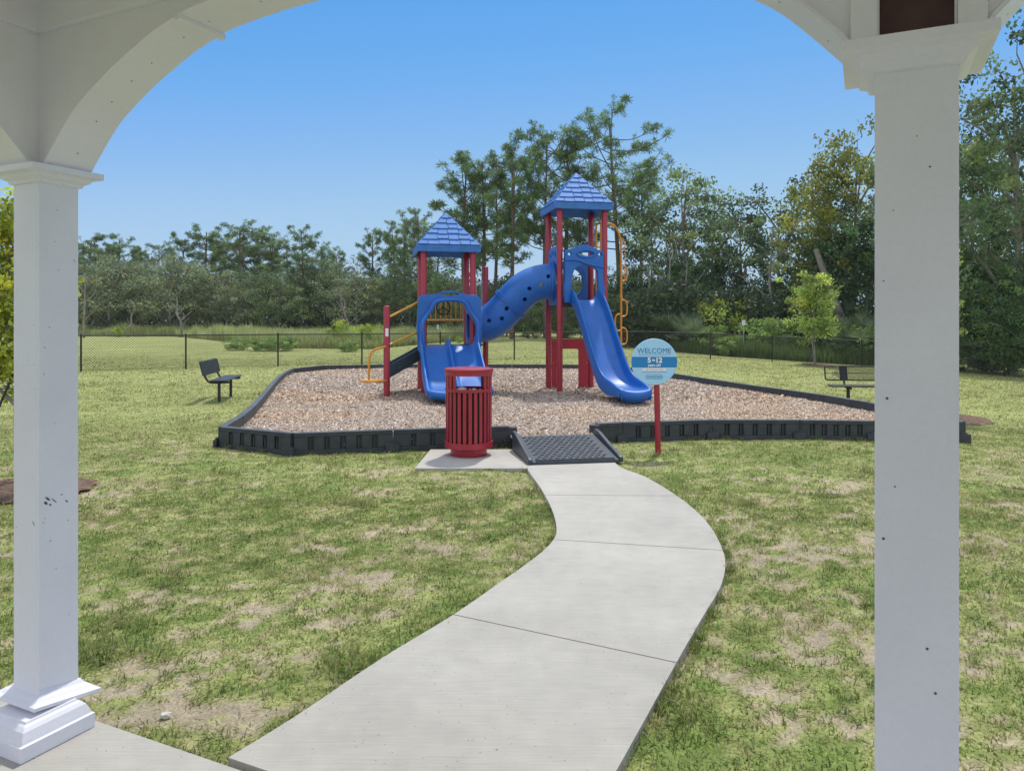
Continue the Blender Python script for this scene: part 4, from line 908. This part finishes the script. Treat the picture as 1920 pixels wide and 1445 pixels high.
def broad(seed, H, R, low=.25, n=46, lsz=.2, K=60, cr=.75, base=(.05, .08, .028), tall=1., sparse=0., limbs=7, trunk=.02, moss=0):
    """broadleaf tree with clumps spread in an uneven crown"""
    r = np.random.default_rng(seed); lines = []; C = []
    zc = H*(low+1)/2; hz = H*(1-low)/2
    tz0 = H*low*.8; top = np.array([r.normal()*.04*H, r.normal()*.04*H, H*.9])
    def tr(h): q = h/H; return np.array([top[0]*q*q+.02*H*math.sin(q*5+seed), top[1]*q*q, h])
    hs = np.linspace(0, H*.9, 9); lines.append(([tr(h) for h in hs], [trunk*H*(1-1.0*h/H) for h in hs]))
    lobes = []
    for k in range(limbs):
        azm = k*2.4+seed+r.normal()*.3; q = (k+.5)/limbs; h0 = H*(low*.7+(.8-low*.7)*q*.9); L = R*(.55+.5*r.random())*(1-.45*q*q)
        e = tr(h0)+np.array([math.cos(azm)*L, math.sin(azm)*L, L*(.35+.5*r.random())+H*.06]); m_ = (tr(h0)+e)/2+np.array([0, 0, .1*L])
        pts = catmull([tr(h0), m_, e], 3); lines.append((pts, [trunk*H*.42*(1-.85*i/(len(pts)-1))+.001*H for i in range(len(pts))])); lobes.append(e); lobes.append(m_)
    lobes.append(top); lobes = np.array(lobes)
    while len(C) < n:
        if r.random() < .55: p = lobes[r.integers(len(lobes))]+r.normal(size=3)*np.array([R*.26, R*.26, hz*.17])
        else:
            d = r.normal(size=3); d /= np.linalg.norm(d); rad_ = (.45+.55*r.random()**.6)*(1+.2*mnoise.noise(Vector(d*2.1)+Vector((seed, 0, 0)))); p = np.array([d[0]*R*rad_, d[1]*R*rad_, zc+d[2]*hz*rad_])
        if p[2] < H*low*.8 or p[2] > H*1.02: continue
        C.append(p)
        b = lobes[np.argmin(np.linalg.norm(lobes-p, axis=1))]
        if r.random() < .6 and np.linalg.norm(b-p) < .13*H and p[2] > b[2]-.04*H:
            lines.append(([b, (b+p)/2+r.normal(size=3)*.012*H, p], [.0028*H, .0019*H, .0009*H]))
    C = np.array(C); rc = cr*(.55+.8*r.random(len(C)))
    d = r.normal(size=(len(C), K, 3)); d /= np.linalg.norm(d, axis=2)[:, :, None]; rad_ = r.random((len(C), K, 1))**.45
    P = C[:, None]+d*rad_*rc[:, None, None]*np.array([1.1, 1.1, .72])
    keep = r.random((len(C), K)) > sparse; P = P[keep]
    v, f = leafquads(P, lsz, .6, r, upb=.7)
    base = np.array(base)*1.6; cc = (base[None]*(.42+1.1*r.random(len(C)))[:, None]); yl = (r.random(len(C)) < .15)[:, None]; cc = cc+yl*base*np.array([.7, .45, .1])
    col = np.repeat(cc, K, 0).reshape(len(C), K, 3)[keep]*(.75+.5*r.random(len(P)))[:, None]; col = np.repeat(col, 4, 0)
    return lines, v, f, col
def make_tree(name, data, bark, label, cat, loc, group=None, n=6):
    t = thing(name, label, cat, loc, 0, group); lines, v, f, col = data
    tubes_np(lines, n).build('trunk', bark, t, smooth=True, recalc=False); mesh_np('crown', v, f, M['leaf'], t, col=col); return t
PG = 'tall pines above the treeline'; OG = 'grey green oaks of the far treeline'; RG = 'broadleaf trees at the right woodland edge'; SG = 'shrubs along the woodland edge'
protos = {}
def proto(key, fn, name, bark, label, cat, group):
    """first use moves the built thing itself, later uses copy it"""
    if key not in protos:
        protos[key] = make_tree(name, fn(), bark, label, cat, (0, 0, 0), group); return protos[key]
    t = copy_tree(protos[key]); t['label'] = label
    if group: t['group'] = group
    return t
PINE = {'a': (lambda: pine(1, 16, 3.2, .38, .0, 1.35), 16), 'b': (lambda: pine(2, 16, 2.6, .36, .3, 1.15), 16), 'c': (lambda: pine(3, 16, 2.4, .48, -.2, 1.0), 16),
        'd': (lambda: pine(4, 18, 4.6, .40, .6, 1.5), 18), 'e': (lambda: pine(5, 16, 3.6, .45, -.5, 1.35, hue=.6), 16), 'f': (lambda: pine(6, 16, 3.2, .42, .2, 1.4, hue=.3), 16)}
def put_pine(k, px, ytop, d, label, wsc=1., rz=None):
    fn, H = PINE[k]; x_, y_ = at(px, d); z_ = tz(x_, y_); ht = CAMH+(606-ytop)/FPX*d-z_
    t = proto('pine_'+k, fn, 'pine_tree', M['pinebark'], label, 'pine tree', PG); s_ = ht/H/1.02; t.location = (x_, y_, z_-.1); t.scale = (s_*wsc, s_*wsc, s_); t.rotation_euler = (0, 0, rz if rz is not None else (px*.37) % 6.28)
    return t
put_pine('e', 165, 432, 84, 'pine with its crown just right of the left column', 1.3)
put_pine('f', 222, 432, 86, 'bushy pine crown beside the left column, second from it', 1.2)
put_pine('c', 262, 455, 90, 'low ragged pine in the dip of the treeline left of the bench')
put_pine('b', 340, 428, 82, 'slim pine left of the broad round crowned pines above the left bench', 1.1)
put_pine('a', 386, 415, 84, 'forked airy pine directly above the left bench', 1.15)
put_pine('f', 452, 408, 84, 'broad dense pine forming the highest dome of the left treeline', 1.45)
put_pine('e', 512, 432, 88, 'mid height pine filling between the dome and the lone tall pine', 1.2)
put_pine('a', 566, 413, 74, 'lone tall pine with a long pale bare trunk right of the dome shaped pines', 1.0)
put_pine('c', 632, 462, 86, 'low pine in the gap between the lone tall pine and the slim pair', 1.2)
put_pine('c', 700, 419, 76, 'slim pine with a small round crown left of the left tower', 1.0)
put_pine('b', 740, 420, 74, 'thin leaning pine close to the left tower post', .9)
put_pine('f', 782, 382, 72, 'pine rising just behind the left tower roof', .95)
put_pine('b', 868, 282, 58, 'ragged pine left edge of the tall central group, right of the left tower roof', 1.25)
put_pine('a', 905, 268, 58, 'full crowned pine, second from the left in the tall central group', 1.1)
put_pine('b', 962, 246, 56, 'pine with straight brown trunk in the middle of the central group', 1.0)
put_pine('d', 1022, 208, 58, 'large crowned pine behind the crawl tube, second tallest', .75)
put_pine('a', 1062, 232, 60, 'pine directly behind the right tower roof', 1.1)
put_pine('d', 1160, 180, 58, 'tallest spreading pine, crown reaching right of the right tower roof', .98, 3.6)
put_pine('f', 300, 448, 88, 'dense pine between the low ragged pine and the slim pine', 1.3)
put_pine('e', 418, 428, 90, 'pine filling in behind the forked airy pine', 1.3)
put_pine('f', 486, 420, 90, 'pine on the right shoulder of the dome shaped crown', 1.3)
put_pine('e', 540, 452, 92, 'low full pine left of the lone tall pine trunk', 1.3)
put_pine('f', 604, 450, 92, 'pine on the right flank of the lone tall pine', 1.2)
put_pine('e', 190, 446, 92, 'pine between the two leftmost visible crowns', 1.3)
put_pine('f', 760, 400, 80, 'full pine behind the thin leaning pine by the left tower', 1.2)
put_pine('e', 820, 420, 80, 'pine seen directly behind the left tower roof', 1.2)
put_pine('c', 1205, 300, 62, 'pine crown right of the right tower roof', .9)
put_pine('c', 930, 330, 64, 'shorter pine low between the towers', 1.3)
DG = (.075, .120, .048); GG = (.135, .165, .095); YG = (.10, .125, .022); LG = (.12, .16, .035); BLG = (.045, .072, .040)
OAK = {'a': (lambda: broad(21, 10, 5.0, .06, 230, .24, 40, .8, GG, limbs=10), 10), 'b': (lambda: broad(22, 10, 4.4, .05, 210, .24, 40, .8, (.11, .15, .07), limbs=9), 10), 'c': (lambda: broad(23, 10, 4.6, .05, 220, .24, 40, .8, DG, limbs=9), 10)}
def put_oak(k, px, ytop, d, label, wsc=1., cat='tree', grp=OG, name='oak_tree'):
    fn, H = OAK[k]; x_, y_ = at(px, d); z_ = tz(x_, y_); ht = CAMH+(606-ytop)/FPX*d-z_
    t = proto('oak_'+k, fn, name, M['greybark'], label, cat, grp); s_ = ht/H/1.02; t.location = (x_, y_, z_-.15); t.scale = (s_*wsc, s_*wsc, s_); t.rotation_euler = (0, 0, (px*.61) % 6.28); return t
OL = ['grey green oak behind the yellow green tree at the left frame edge', 'dull olive oak hidden behind the left column', 'dark green oak just right of the left column', 'grey green oak with pale limbs behind the dead pale trunk', 'olive oak under the low ragged pine, left of the bench', 'grey green oak behind the pale slender bare tree', 'olive oak behind the left bench backrest',
      'low grey green oak directly right of the left bench', 'dark green oak under the broad dome shaped pine', 'olive oak left of the lone tall pine trunk', 'dark oak directly right of the lone tall pine trunk', 'olive oak in the middle of the gap in the treeline', 'grey green oak behind the twisted bare tree', 'dark oak behind the short red post of the steps',
      'olive oak behind the orange handrails', 'dark oak seen under the left tower roof', 'olive oak seen between the left tower posts', 'dark low oak at the foot of the tall central pines', 'dark oak seen above the crawl tube', 'olive oak behind the crawl tube at the right tower', 'dark oak seen between the right tower posts', 'olive oak behind the straight slide', 'dark oak just right of the right tower posts', 'olive oak behind the orange climber']
for i, (px, yt, d, k) in enumerate([(-60, 440, 70, 'a'), (60, 470, 74, 'b'), (160, 478, 74, 'c'), (205, 470, 70, 'a'), (262, 482, 72, 'b'), (318, 470, 68, 'a'), (372, 486, 72, 'b'), (425, 500, 70, 'a'), (470, 492, 74, 'c'), (520, 505, 70, 'b'), (575, 488, 76, 'c'), (622, 480, 74, 'b'), (668, 500, 70, 'a'), (715, 498, 74, 'c'),
                                   (770, 490, 70, 'b'), (815, 495, 68, 'c'), (860, 515, 66, 'b'), (905, 520, 64, 'c'), (950, 530, 66, 'c'), (1000, 525, 64, 'b'), (1045, 530, 62, 'c'), (1095, 520, 62, 'b'), (1145, 500, 58, 'c'), (1190, 495, 56, 'b')]):
    put_oak(k, px, yt, d, OL[i], 1.05)
# right woodland: individual airy trees
RT = {'a': (lambda: broad(31, 11, 3.0, .22, 95, .20, 60, .62, (.11, .155, .07), limbs=9, sparse=.15, trunk=.014), 11), 'b': (lambda: broad(32, 11, 2.6, .28, 85, .20, 60, .58, (.10, .145, .065), limbs=8, sparse=.25, trunk=.013), 11),
      'y': (lambda: broad(33, 12, 2.7, .30, 110, .19, 70, .6, (.17, .19, .045), limbs=10, sparse=.15, trunk=.013), 12), 'd': (lambda: broad(34, 9, 3.4, .05, 170, .22, 60, .75, (.065, .115, .045), limbs=9, trunk=.02), 9)}
def put_rt(k, px, ytop, d, label, wsc=1., cat='tree', name='broadleaf_tree', rz=None, grp=RG):
    fn, H = RT[k]; x_, y_ = at(px, d); z_ = tz(x_, y_); ht = CAMH+(606-ytop)/FPX*d-z_
    t = proto('rt_'+k, fn, name, M['greybark'], label, cat, grp); s_ = ht/H/1.03; t.location = (x_, y_, z_-.15); t.scale = (s_*wsc, s_*wsc, s_); t.rotation_euler = (0, 0, rz if rz is not None else (px*.53) % 6.28); return t
put_rt('b', 1225, 370, 54, 'sparse grey tree right beside the orange climber', 1.0)
put_rt('a', 1282, 300, 52, 'airy greyish tree with a pointed top right of the climber', 1.15)
put_rt('a', 1335, 345, 56, 'loose crowned tree left of the open sky gap', 1.0)
put_rt('b', 1385, 332, 52, 'rounded sparse tree above the small white sign', 1.1)
put_rt('b', 1455, 325, 50, 'open tree with bare limbs right of the sky gap', 1.1)
put_rt('a', 1500, 400, 48, 'lower loose tree behind the young yellow green tree', .95)
put_rt('y', 1545, 250, 45, 'yellow green tree with a bare forked top left of the right column', .95)
put_rt('y', 1600, 196, 44, 'tallest yellowish tree touching the left edge of the right column', .85, rz=1.2)
put_rt('d', 1290, 470, 50, 'dark dense tree low behind the climber', .9)
put_rt('d', 1235, 505, 52, 'dark undergrowth tree behind the orange climber', .8)
put_rt('d', 1360, 480, 52, 'dark bushy tree behind the small white sign', .7)
put_rt('d', 1440, 500, 48, 'dark thicket tree left of the young yellow green tree', .8)
put_rt('d', 1545, 420, 46, 'deep green dense tree behind the leaning grey trunk', .8)
put_rt('d', 1625, 390, 42, 'deep green dense tree against the right column', .9)
put_rt('a', 1700, 250, 42, 'tall tree hidden mostly behind the right column', 1.1)
put_rt('d', 1740, 440, 38, 'dense dark tree behind the right column', 1.)
BO = (lambda: broad(41, 12, 3.7, .10, 250, .16, 90, .62, (.09, .135, .06), limbs=14, trunk=.016), 12); RT['o'] = BO
put_rt('o', 1895, 60, 33, 'very tall full oak filling the right edge of the view', .95, name='oak_tree', rz=2.)
put_rt('o', 1820, 250, 40, 'oak behind the right column, visible along its right side', .85, name='oak_tree', rz=4.)
put_rt('d', 1860, 440, 34, 'dark low tree right of the right column, behind the fence', .85)
put_rt('d', 1930, 480, 30, 'dark shrubby tree at the right frame edge behind the fence', .9)
# leaning bare trunk
lt = MB(); x_, y_ = at(1590, 41); lt.tube(catmull([(0, 0, -.2), (-.3, 0, 2.2), (-1.0, .1, 4.1), (-1.7, .2, 6.2)], 4), [.26-.01*k for k in range(13)], 10)
o = lt.build('leaning_trunk', M['greybark'], smooth=True); o.location = (x_, y_, tz(x_, y_)); tag(o, 'thick pale grey leaning tree trunk beside the right column', 'tree trunk')
# pale bare snags and twisted limbs in front of the woods
def snag(px, ytop, d, label, seed, sc_=1., rr0=.09):
    r = np.random.default_rng(seed); x_, y_ = at(px, d); z_ = tz(x_, y_); H = CAMH+(606-ytop)/FPX*d-z_; mb = MB(); pts = []; p = np.array([0, 0, -.2])
    for k in range(8): pts.append(p.copy()); p = p+np.array([r.normal()*.12*sc_, r.normal()*.08, H/7.5])
    mb.tube(pts, [rr0*(1-.8*k/8)+.01 for k in range(8)], 7)
    for j in range(7):
        k = r.integers(2, 7); b = pts[k]; a = r.random()*6.28; L = H*(.12+.2*r.random())
        q = [b, b+np.array([math.cos(a)*L*.5, math.sin(a)*L*.4, L*.45]), b+np.array([math.cos(a+.4)*L*.9, math.sin(a)*L*.6, L*(.6+.5*r.random())])]; mb.tube(catmull(q, 3), [rr0*.4*(1-.8*i/6)+.006 for i in range(7)], 5)
    o = mb.build('bare_tree', M['greybark'], smooth=True, recalc=False); o.location = (x_, y_, z_); return tag(o, label, 'bare tree', 'pale leafless trees at the wood edge')
snag(157, 500, 60, 'straight pale dead trunk next to the left column', 1, .3)
snag(240, 560, 62, 'low crooked grey tree left of the bench', 2, 2.); snag(335, 545, 62, 'pale slender bare tree above the left bench', 3, 1.2, .12)
snag(650, 525, 62, 'grey twisted bare tree above the bright shrub left of the tower', 4, 1.5); snag(1215, 480, 46, 'pale bare tree right beside the climber', 5, 1.3, .08)
snag(1255, 440, 48, 'grey forked bare tree right of the climber', 6, 1.5, .1); snag(1290, 470, 46, 'thin grey bare stems above the welcome sign', 7, 1.2, .09)
snag(1465, 400, 46, 'bare pale limbs in the open tree right of the sky gap', 8, 1., .1)
# shrubs
SH = {'l': (lambda: broad(51, 2.2, 1.3, .02, 50, .13, 60, .34, (.22, .28, .06), limbs=7, trunk=.012), 2.2), 'm': (lambda: broad(52, 2.2, 1.5, .0, 60, .14, 60, .36, (.17, .25, .08), limbs=7, trunk=.012), 2.2), 'd': (lambda: broad(53, 2.2, 1.6, .0, 60, .15, 60, .38, (.07, .11, .045), limbs=7, trunk=.012), 2.2)}
def put_sh(k, px, ytop, d, label, wsc=1., grp=SG):
    fn, H = SH[k]; x_, y_ = at(px, d); z_ = tz(x_, y_); ht = max(.5, CAMH+(606-ytop)/FPX*d-z_)
    t = proto('sh_'+k, fn, 'shrub', M['greybark'], label, 'shrub', grp); s_ = ht/H/1.03; t.location = (x_, y_, z_-.05); t.scale = (s_*wsc, s_*wsc, s_); t.rotation_euler = (0, 0, (px*.71) % 6.28)
    return t
for px, yt, d, k, lb in [(222, 612, 62, 'l', 'yellow green bush at the wood edge near the left column'), (445, 634, 40, 'm', 'low green bush just behind the fence right of the left bench'), (490, 634, 39.5, 'm', 'green bush behind the second fence panel'), (530, 630, 39.5, 'm', 'larger green bush behind the middle fence post'),
                         (640, 598, 43, 'l', 'bright yellow green shrub rising over the fence left of the tower'), (655, 638, 39, 'm', 'leafy low bush behind the fence beside the orange handrail'), (690, 606, 43, 'l', 'bright shrub right of the tallest bright shrub'), (750, 634, 46, 'l', 'light green bush seen under the orange handrails'), (765, 640, 45, 'm', 'green bush seen left of the double slide'),
                         (860, 640, 47, 'l', 'light green bush seen through the left hood opening'), (1345, 560, 44, 'l', 'bright yellow green sapling left of the small white sign'), (1330, 612, 42, 'm', 'green shrub behind the fence below the bright sapling'), (1365, 630, 40, 'm', 'green shrub just left of the small white sign post'), (1425, 598, 42, 'm', 'green shrub right of the small white sign'), (1465, 600, 41, 'm', 'leafy shrub left of the young yellow green tree'),
                         (1500, 628, 39, 'd', 'dark shrub behind the fence beside the young tree trunk'), (1585, 625, 38, 'd', 'dark shrub right of the young tree'), (1625, 610, 37, 'm', 'green shrub against the right column behind the fence'), (1700, 610, 36, 'd', 'dark shrub behind the right column'), (1850, 600, 34, 'd', 'dark shrub right of the right column'), (1900, 610, 32, 'm', 'green shrub at the right frame edge'),
                         (1180, 600, 52, 'd', 'dark shrub behind the orange climber base'), (1130, 605, 56, 'd', 'dark shrub behind the straight slide'), (1060, 606, 58, 'd', 'dark shrub behind the right tower posts'), (1000, 606, 58, 'd', 'dark shrub between the towers right of the tube'), (930, 606, 60, 'm', 'green shrub seen under the crawl tube')]:
    put_sh(k, px, yt, d, lb, (1.7 if px < 800 else 1.1) if k != 'l' else .9)
# dark continuous understory far in the wood
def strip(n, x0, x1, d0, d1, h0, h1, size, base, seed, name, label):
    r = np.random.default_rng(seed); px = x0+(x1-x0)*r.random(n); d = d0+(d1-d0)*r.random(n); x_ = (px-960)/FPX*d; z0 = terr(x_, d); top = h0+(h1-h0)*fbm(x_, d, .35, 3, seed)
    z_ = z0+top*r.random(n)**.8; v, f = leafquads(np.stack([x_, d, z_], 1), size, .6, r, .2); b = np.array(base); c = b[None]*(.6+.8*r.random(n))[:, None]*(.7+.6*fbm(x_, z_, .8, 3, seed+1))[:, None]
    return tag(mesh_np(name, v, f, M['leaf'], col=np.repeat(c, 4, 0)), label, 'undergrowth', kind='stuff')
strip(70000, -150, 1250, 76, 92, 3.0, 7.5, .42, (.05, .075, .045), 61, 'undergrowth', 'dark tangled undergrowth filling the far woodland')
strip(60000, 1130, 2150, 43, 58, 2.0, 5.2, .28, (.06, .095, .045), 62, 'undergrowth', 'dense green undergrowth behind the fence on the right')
# tall weeds beyond the fence
def weeds(n, x0, x1, dlo, dhi, h, seed, label, cols, w=.03):
    r = np.random.default_rng(seed); px = x0+(x1-x0)*r.random(n); lo = dlo(px); d = lo+(dhi-lo)*r.random(n)**1.5; xx = (px-960)/FPX*d; zz = terr(xx, d)
    hh = h*(.5+.7*r.random(n))*(.25+1.5*fbm(xx, d, .45, 3, seed))*(.75+.5*fbm(xx, d, 2.0, 2, seed+3)); a = r.random(n)*6.28; ln_ = .35*r.random(n)
    tip = np.stack([xx+np.cos(a)*hh*ln_, d+np.sin(a)*hh*ln_, zz+hh], 1); b0 = np.stack([xx-w, d, zz], 1); b1 = np.stack([xx+w, d, zz], 1)
    V = np.stack([b0, b1, tip], 1).reshape(-1, 3); cc = np.array(cols)[r.integers(len(cols), size=n)]*(.7+.6*r.random(n))[:, None]
    return tag(mesh_np('tall_weeds', V, np.arange(n*3).reshape(n, 3), M['blade'], col=np.repeat(cc, 3, 0)), label, 'weeds', kind='stuff')
weeds(60000, 150, 900, lambda p: np.interp(p, [150, 330, 400, 500, 700, 760, 900], [66, 64, 52, 42, 41, 44, 52]), 72, .7, 71, 'tall pale weeds and reeds beyond the fence on the left', [(.42, .44, .20), (.34, .42, .14), (.48, .44, .28), (.26, .37, .11)])
weeds(26000, 1100, 1700, lambda p: np.interp(p, [1100, 1270, 1500, 1700], [56, 42, 37, 35]), 46, .7, 72, 'rough green weeds below the woodland on the right', [(.14, .21, .06), (.19, .24, .10), (.10, .17, .06)])
# palmettos
def palmetto(px, d, s_, label, seed):
    r = np.random.default_rng(seed); V = []; Fq = []
    x_, y_ = at(px, d); z_ = tz(x_, y_)
    for k in range(22):
        a = r.random()*6.28; el_ = .5+.8*r.random(); L = .9+.5*r.random(); hub = np.array([math.cos(a)*math.cos(el_)*L, math.sin(a)*math.cos(el_)*L, math.sin(el_)*L]); ax = hub/np.linalg.norm(hub)
        sd = np.cross(ax, [0, 0, 1]); sd /= np.linalg.norm(sd); up = np.cross(sd, ax)
        for j in range(16):
            t = -1.5+3.0*j/15; dr_ = ax*math.cos(t)+sd*math.sin(t)+up*.15*abs(t); l = .62*(1-.25*abs(t)/1.5); tip = hub+dr_*l-np.array([0, 0, .12*l]); m_ = hub+dr_*l*.5; wv = np.cross(dr_, up); wv /= np.linalg.norm(wv); o_ = len(V)
            V += [hub, m_+wv*.02, tip, m_-wv*.02]; Fq.append((o_, o_+1, o_+2, o_+3))
    V = np.array(V); c = np.array([.14, .19, .11])*(.7+.6*r.random(len(Fq)))[:, None]
    o = mesh_np('palmetto', V, np.array(Fq), M['leaf'], col=np.repeat(c, 4, 0)); o.location = (x_, y_, z_); o.scale = (s_,)*3; return tag(o, label, 'palmetto', 'palmettos at the wood edge')
for i, (px, d, s_, lb) in enumerate([(1205, 46, 1.5, 'palmetto fan plant right beside the climber base'), (1235, 45, 1.6, 'palmetto above the left part of the welcome sign'), (1268, 44, 1.7, 'tall palmetto above the right part of the welcome sign'), (1300, 42, 1.4, 'palmetto right of the welcome sign behind the fence'), (1590, 38, 1.5, 'palmetto right of the young yellow green tree'), (1632, 37, 1.5, 'palmetto against the right column'), (1850, 33, 1.6, 'palmetto right of the right column'), (1640, 41, 2.2, 'larger palmetto high behind the dark shrub')]): palmetto(px, d, s_, lb, 80+i)
# young planted trees
def young(name, label, x_, y_, H, R, low, base, seed, n=70, lsz=.08, K=60, stakes=True, ring=.7, cr=.24):
    z_ = tz(x_, y_); t = make_tree(name, broad(seed, H, R, low, n, lsz, K, cr, base, limbs=12, trunk=.016), M['greybark'], label, 'young tree', (x_, y_, z_))
    mb = MB(); r_ = random.Random(seed); N_ = 40
    vs = [(0, 0, .09)]+[(ring*q*math.cos(2*PI*k/N_)*(1+.22*r_.random()), ring*q*math.sin(2*PI*k/N_)*(1+.22*r_.random()), .09-.075*q*q+.02*r_.random()) for q in (.35, .7, 1.05) for k in range(N_)]
    fs = [(0, 1+k, 1+(k+1) % N_) for k in range(N_)]+[(1+i*N_+k, 1+i*N_+(k+1) % N_, 1+(i+1)*N_+(k+1) % N_, 1+(i+1)*N_+k) for i in range(2) for k in range(N_)]
    mb.add(vs, fs); mb.build('mulch_ring', M['dirt'], t, smooth=True, recalc=False)
    if stakes:
        for k in range(3):
            a = k*2.1+1.9; mb = MB(); mb.tube([(math.cos(a)*.55, math.sin(a)*.55, -.05), (math.cos(a)*.05, math.sin(a)*.05, 1.25)], .012, 6); mb.build('stake', M['blackmetal'], t)
    return t
young('young_tree', 'young yellow green planted tree on a mulch ring in front of the fence', *at(1528, 33), 4.3, 1.05, .28, (.22, .29, .08), 91, 95, .11, 70, cr=.3)
t = young('young_tree', 'young yellow green staked tree behind the left column', -4.66, 7.15, 2.95, .44, .36, (.27, .31, .05), 92, 110, .05, 80, cr=.15, ring=.5)
young('young_tree', 'slender staked young tree behind the right column', 7.55, 13.6, 3.6, .45, .35, (.18,.22,.06), 93, 80, .06, 60, cr=.2, ring=.9)
# pebbles and twigs on the lawn
r_ = random.Random(4)
for x_, y_, s_, lb in [(-1.42, 3.06, .022, 'white pebble in the grass near the pavilion corner'), (1.95, 3.3, .010, 'tiny white pebble in the grass right of the path'), (-1.5, 3.2, .010, 'tiny pale pebble in the grass left of the path')]:
    o = blob('pebble', (0, 0, 0), (s_, s_*.8, s_*.6), M['stone'], None, r_.random()*9); o.location = (x_, y_, tz(x_, y_)+s_*.1-.008); tag(o, lb, 'pebble')

# ------------------------------------------------------------------ air
mb = MB(); mb.box((0, 120, 13), (900, 640, 32)); hz = mb.build('haze', []  or [bpy.data.materials.new('haze')]); tag(hz, 'thin pale summer haze', 'haze', kind='stuff')
hm = hz.data.materials[0]; hm.use_nodes = True; hn = hm.node_tree; hn.nodes.remove(hn.nodes['Principled BSDF'])
pvn = hn.nodes.new('ShaderNodeVolumePrincipled'); pvn.inputs['Color'].default_value = (.85, .9, 1, 1); pvn.inputs['Density'].default_value = .0003; pvn.inputs['Anisotropy'].default_value = .0
hn.links.new(pvn.outputs[0], hn.nodes['Material Output'].inputs['Volume'])

# small weeds against the foot of the border and along the path
def edge_weeds():
    r = np.random.default_rng(77); V = []; C_ = []; P = []
    for i in range(34):
        k = r.integers(0, 3) if r.random() < .6 else r.integers(34, 38); p = np.array(BL[k]); q = np.array(BL[k+1]); t = r.random(); c = p+(q-p)*t; c[1] -= .07+.03*r.random(); P.append((c, .05+.05*r.random(), 26))
    for i in range(60):
        sd = pl if r.random() < .35 else pr; k = r.integers(3, len(sd)-3); c = np.array(sd[k])+(np.array(sd[k+1])-np.array(sd[k]))*r.random(); c[0] += (-.03 if sd is pl else .03); P.append((c, .025+.035*r.random(), 24))
    for c, h, n in P:
        for j in range(n):
            a = r.random()*6.28; l = h*(.5+.8*r.random()); b = np.array([c[0]+r.normal()*.018, c[1]+r.normal()*.014, tz(*c)-.01]); tip = b+np.array([math.cos(a)*l*.8, math.sin(a)*l*.8, l*.75+.012]); w = np.array([-math.sin(a), math.cos(a), 0])*.004
            V += [b-w, b+w, tip]; C_ += [[.19, .27, .07] if r.random() < .6 else [.30, .33, .13]]*3
    return tag(mesh_np('edge_weeds', np.array(V), np.arange(len(V)).reshape(-1, 3), M['blade'], col=np.array(C_)), 'little weeds sprouting along the border and the path edges', 'weeds', kind='stuff')
edge_weeds()
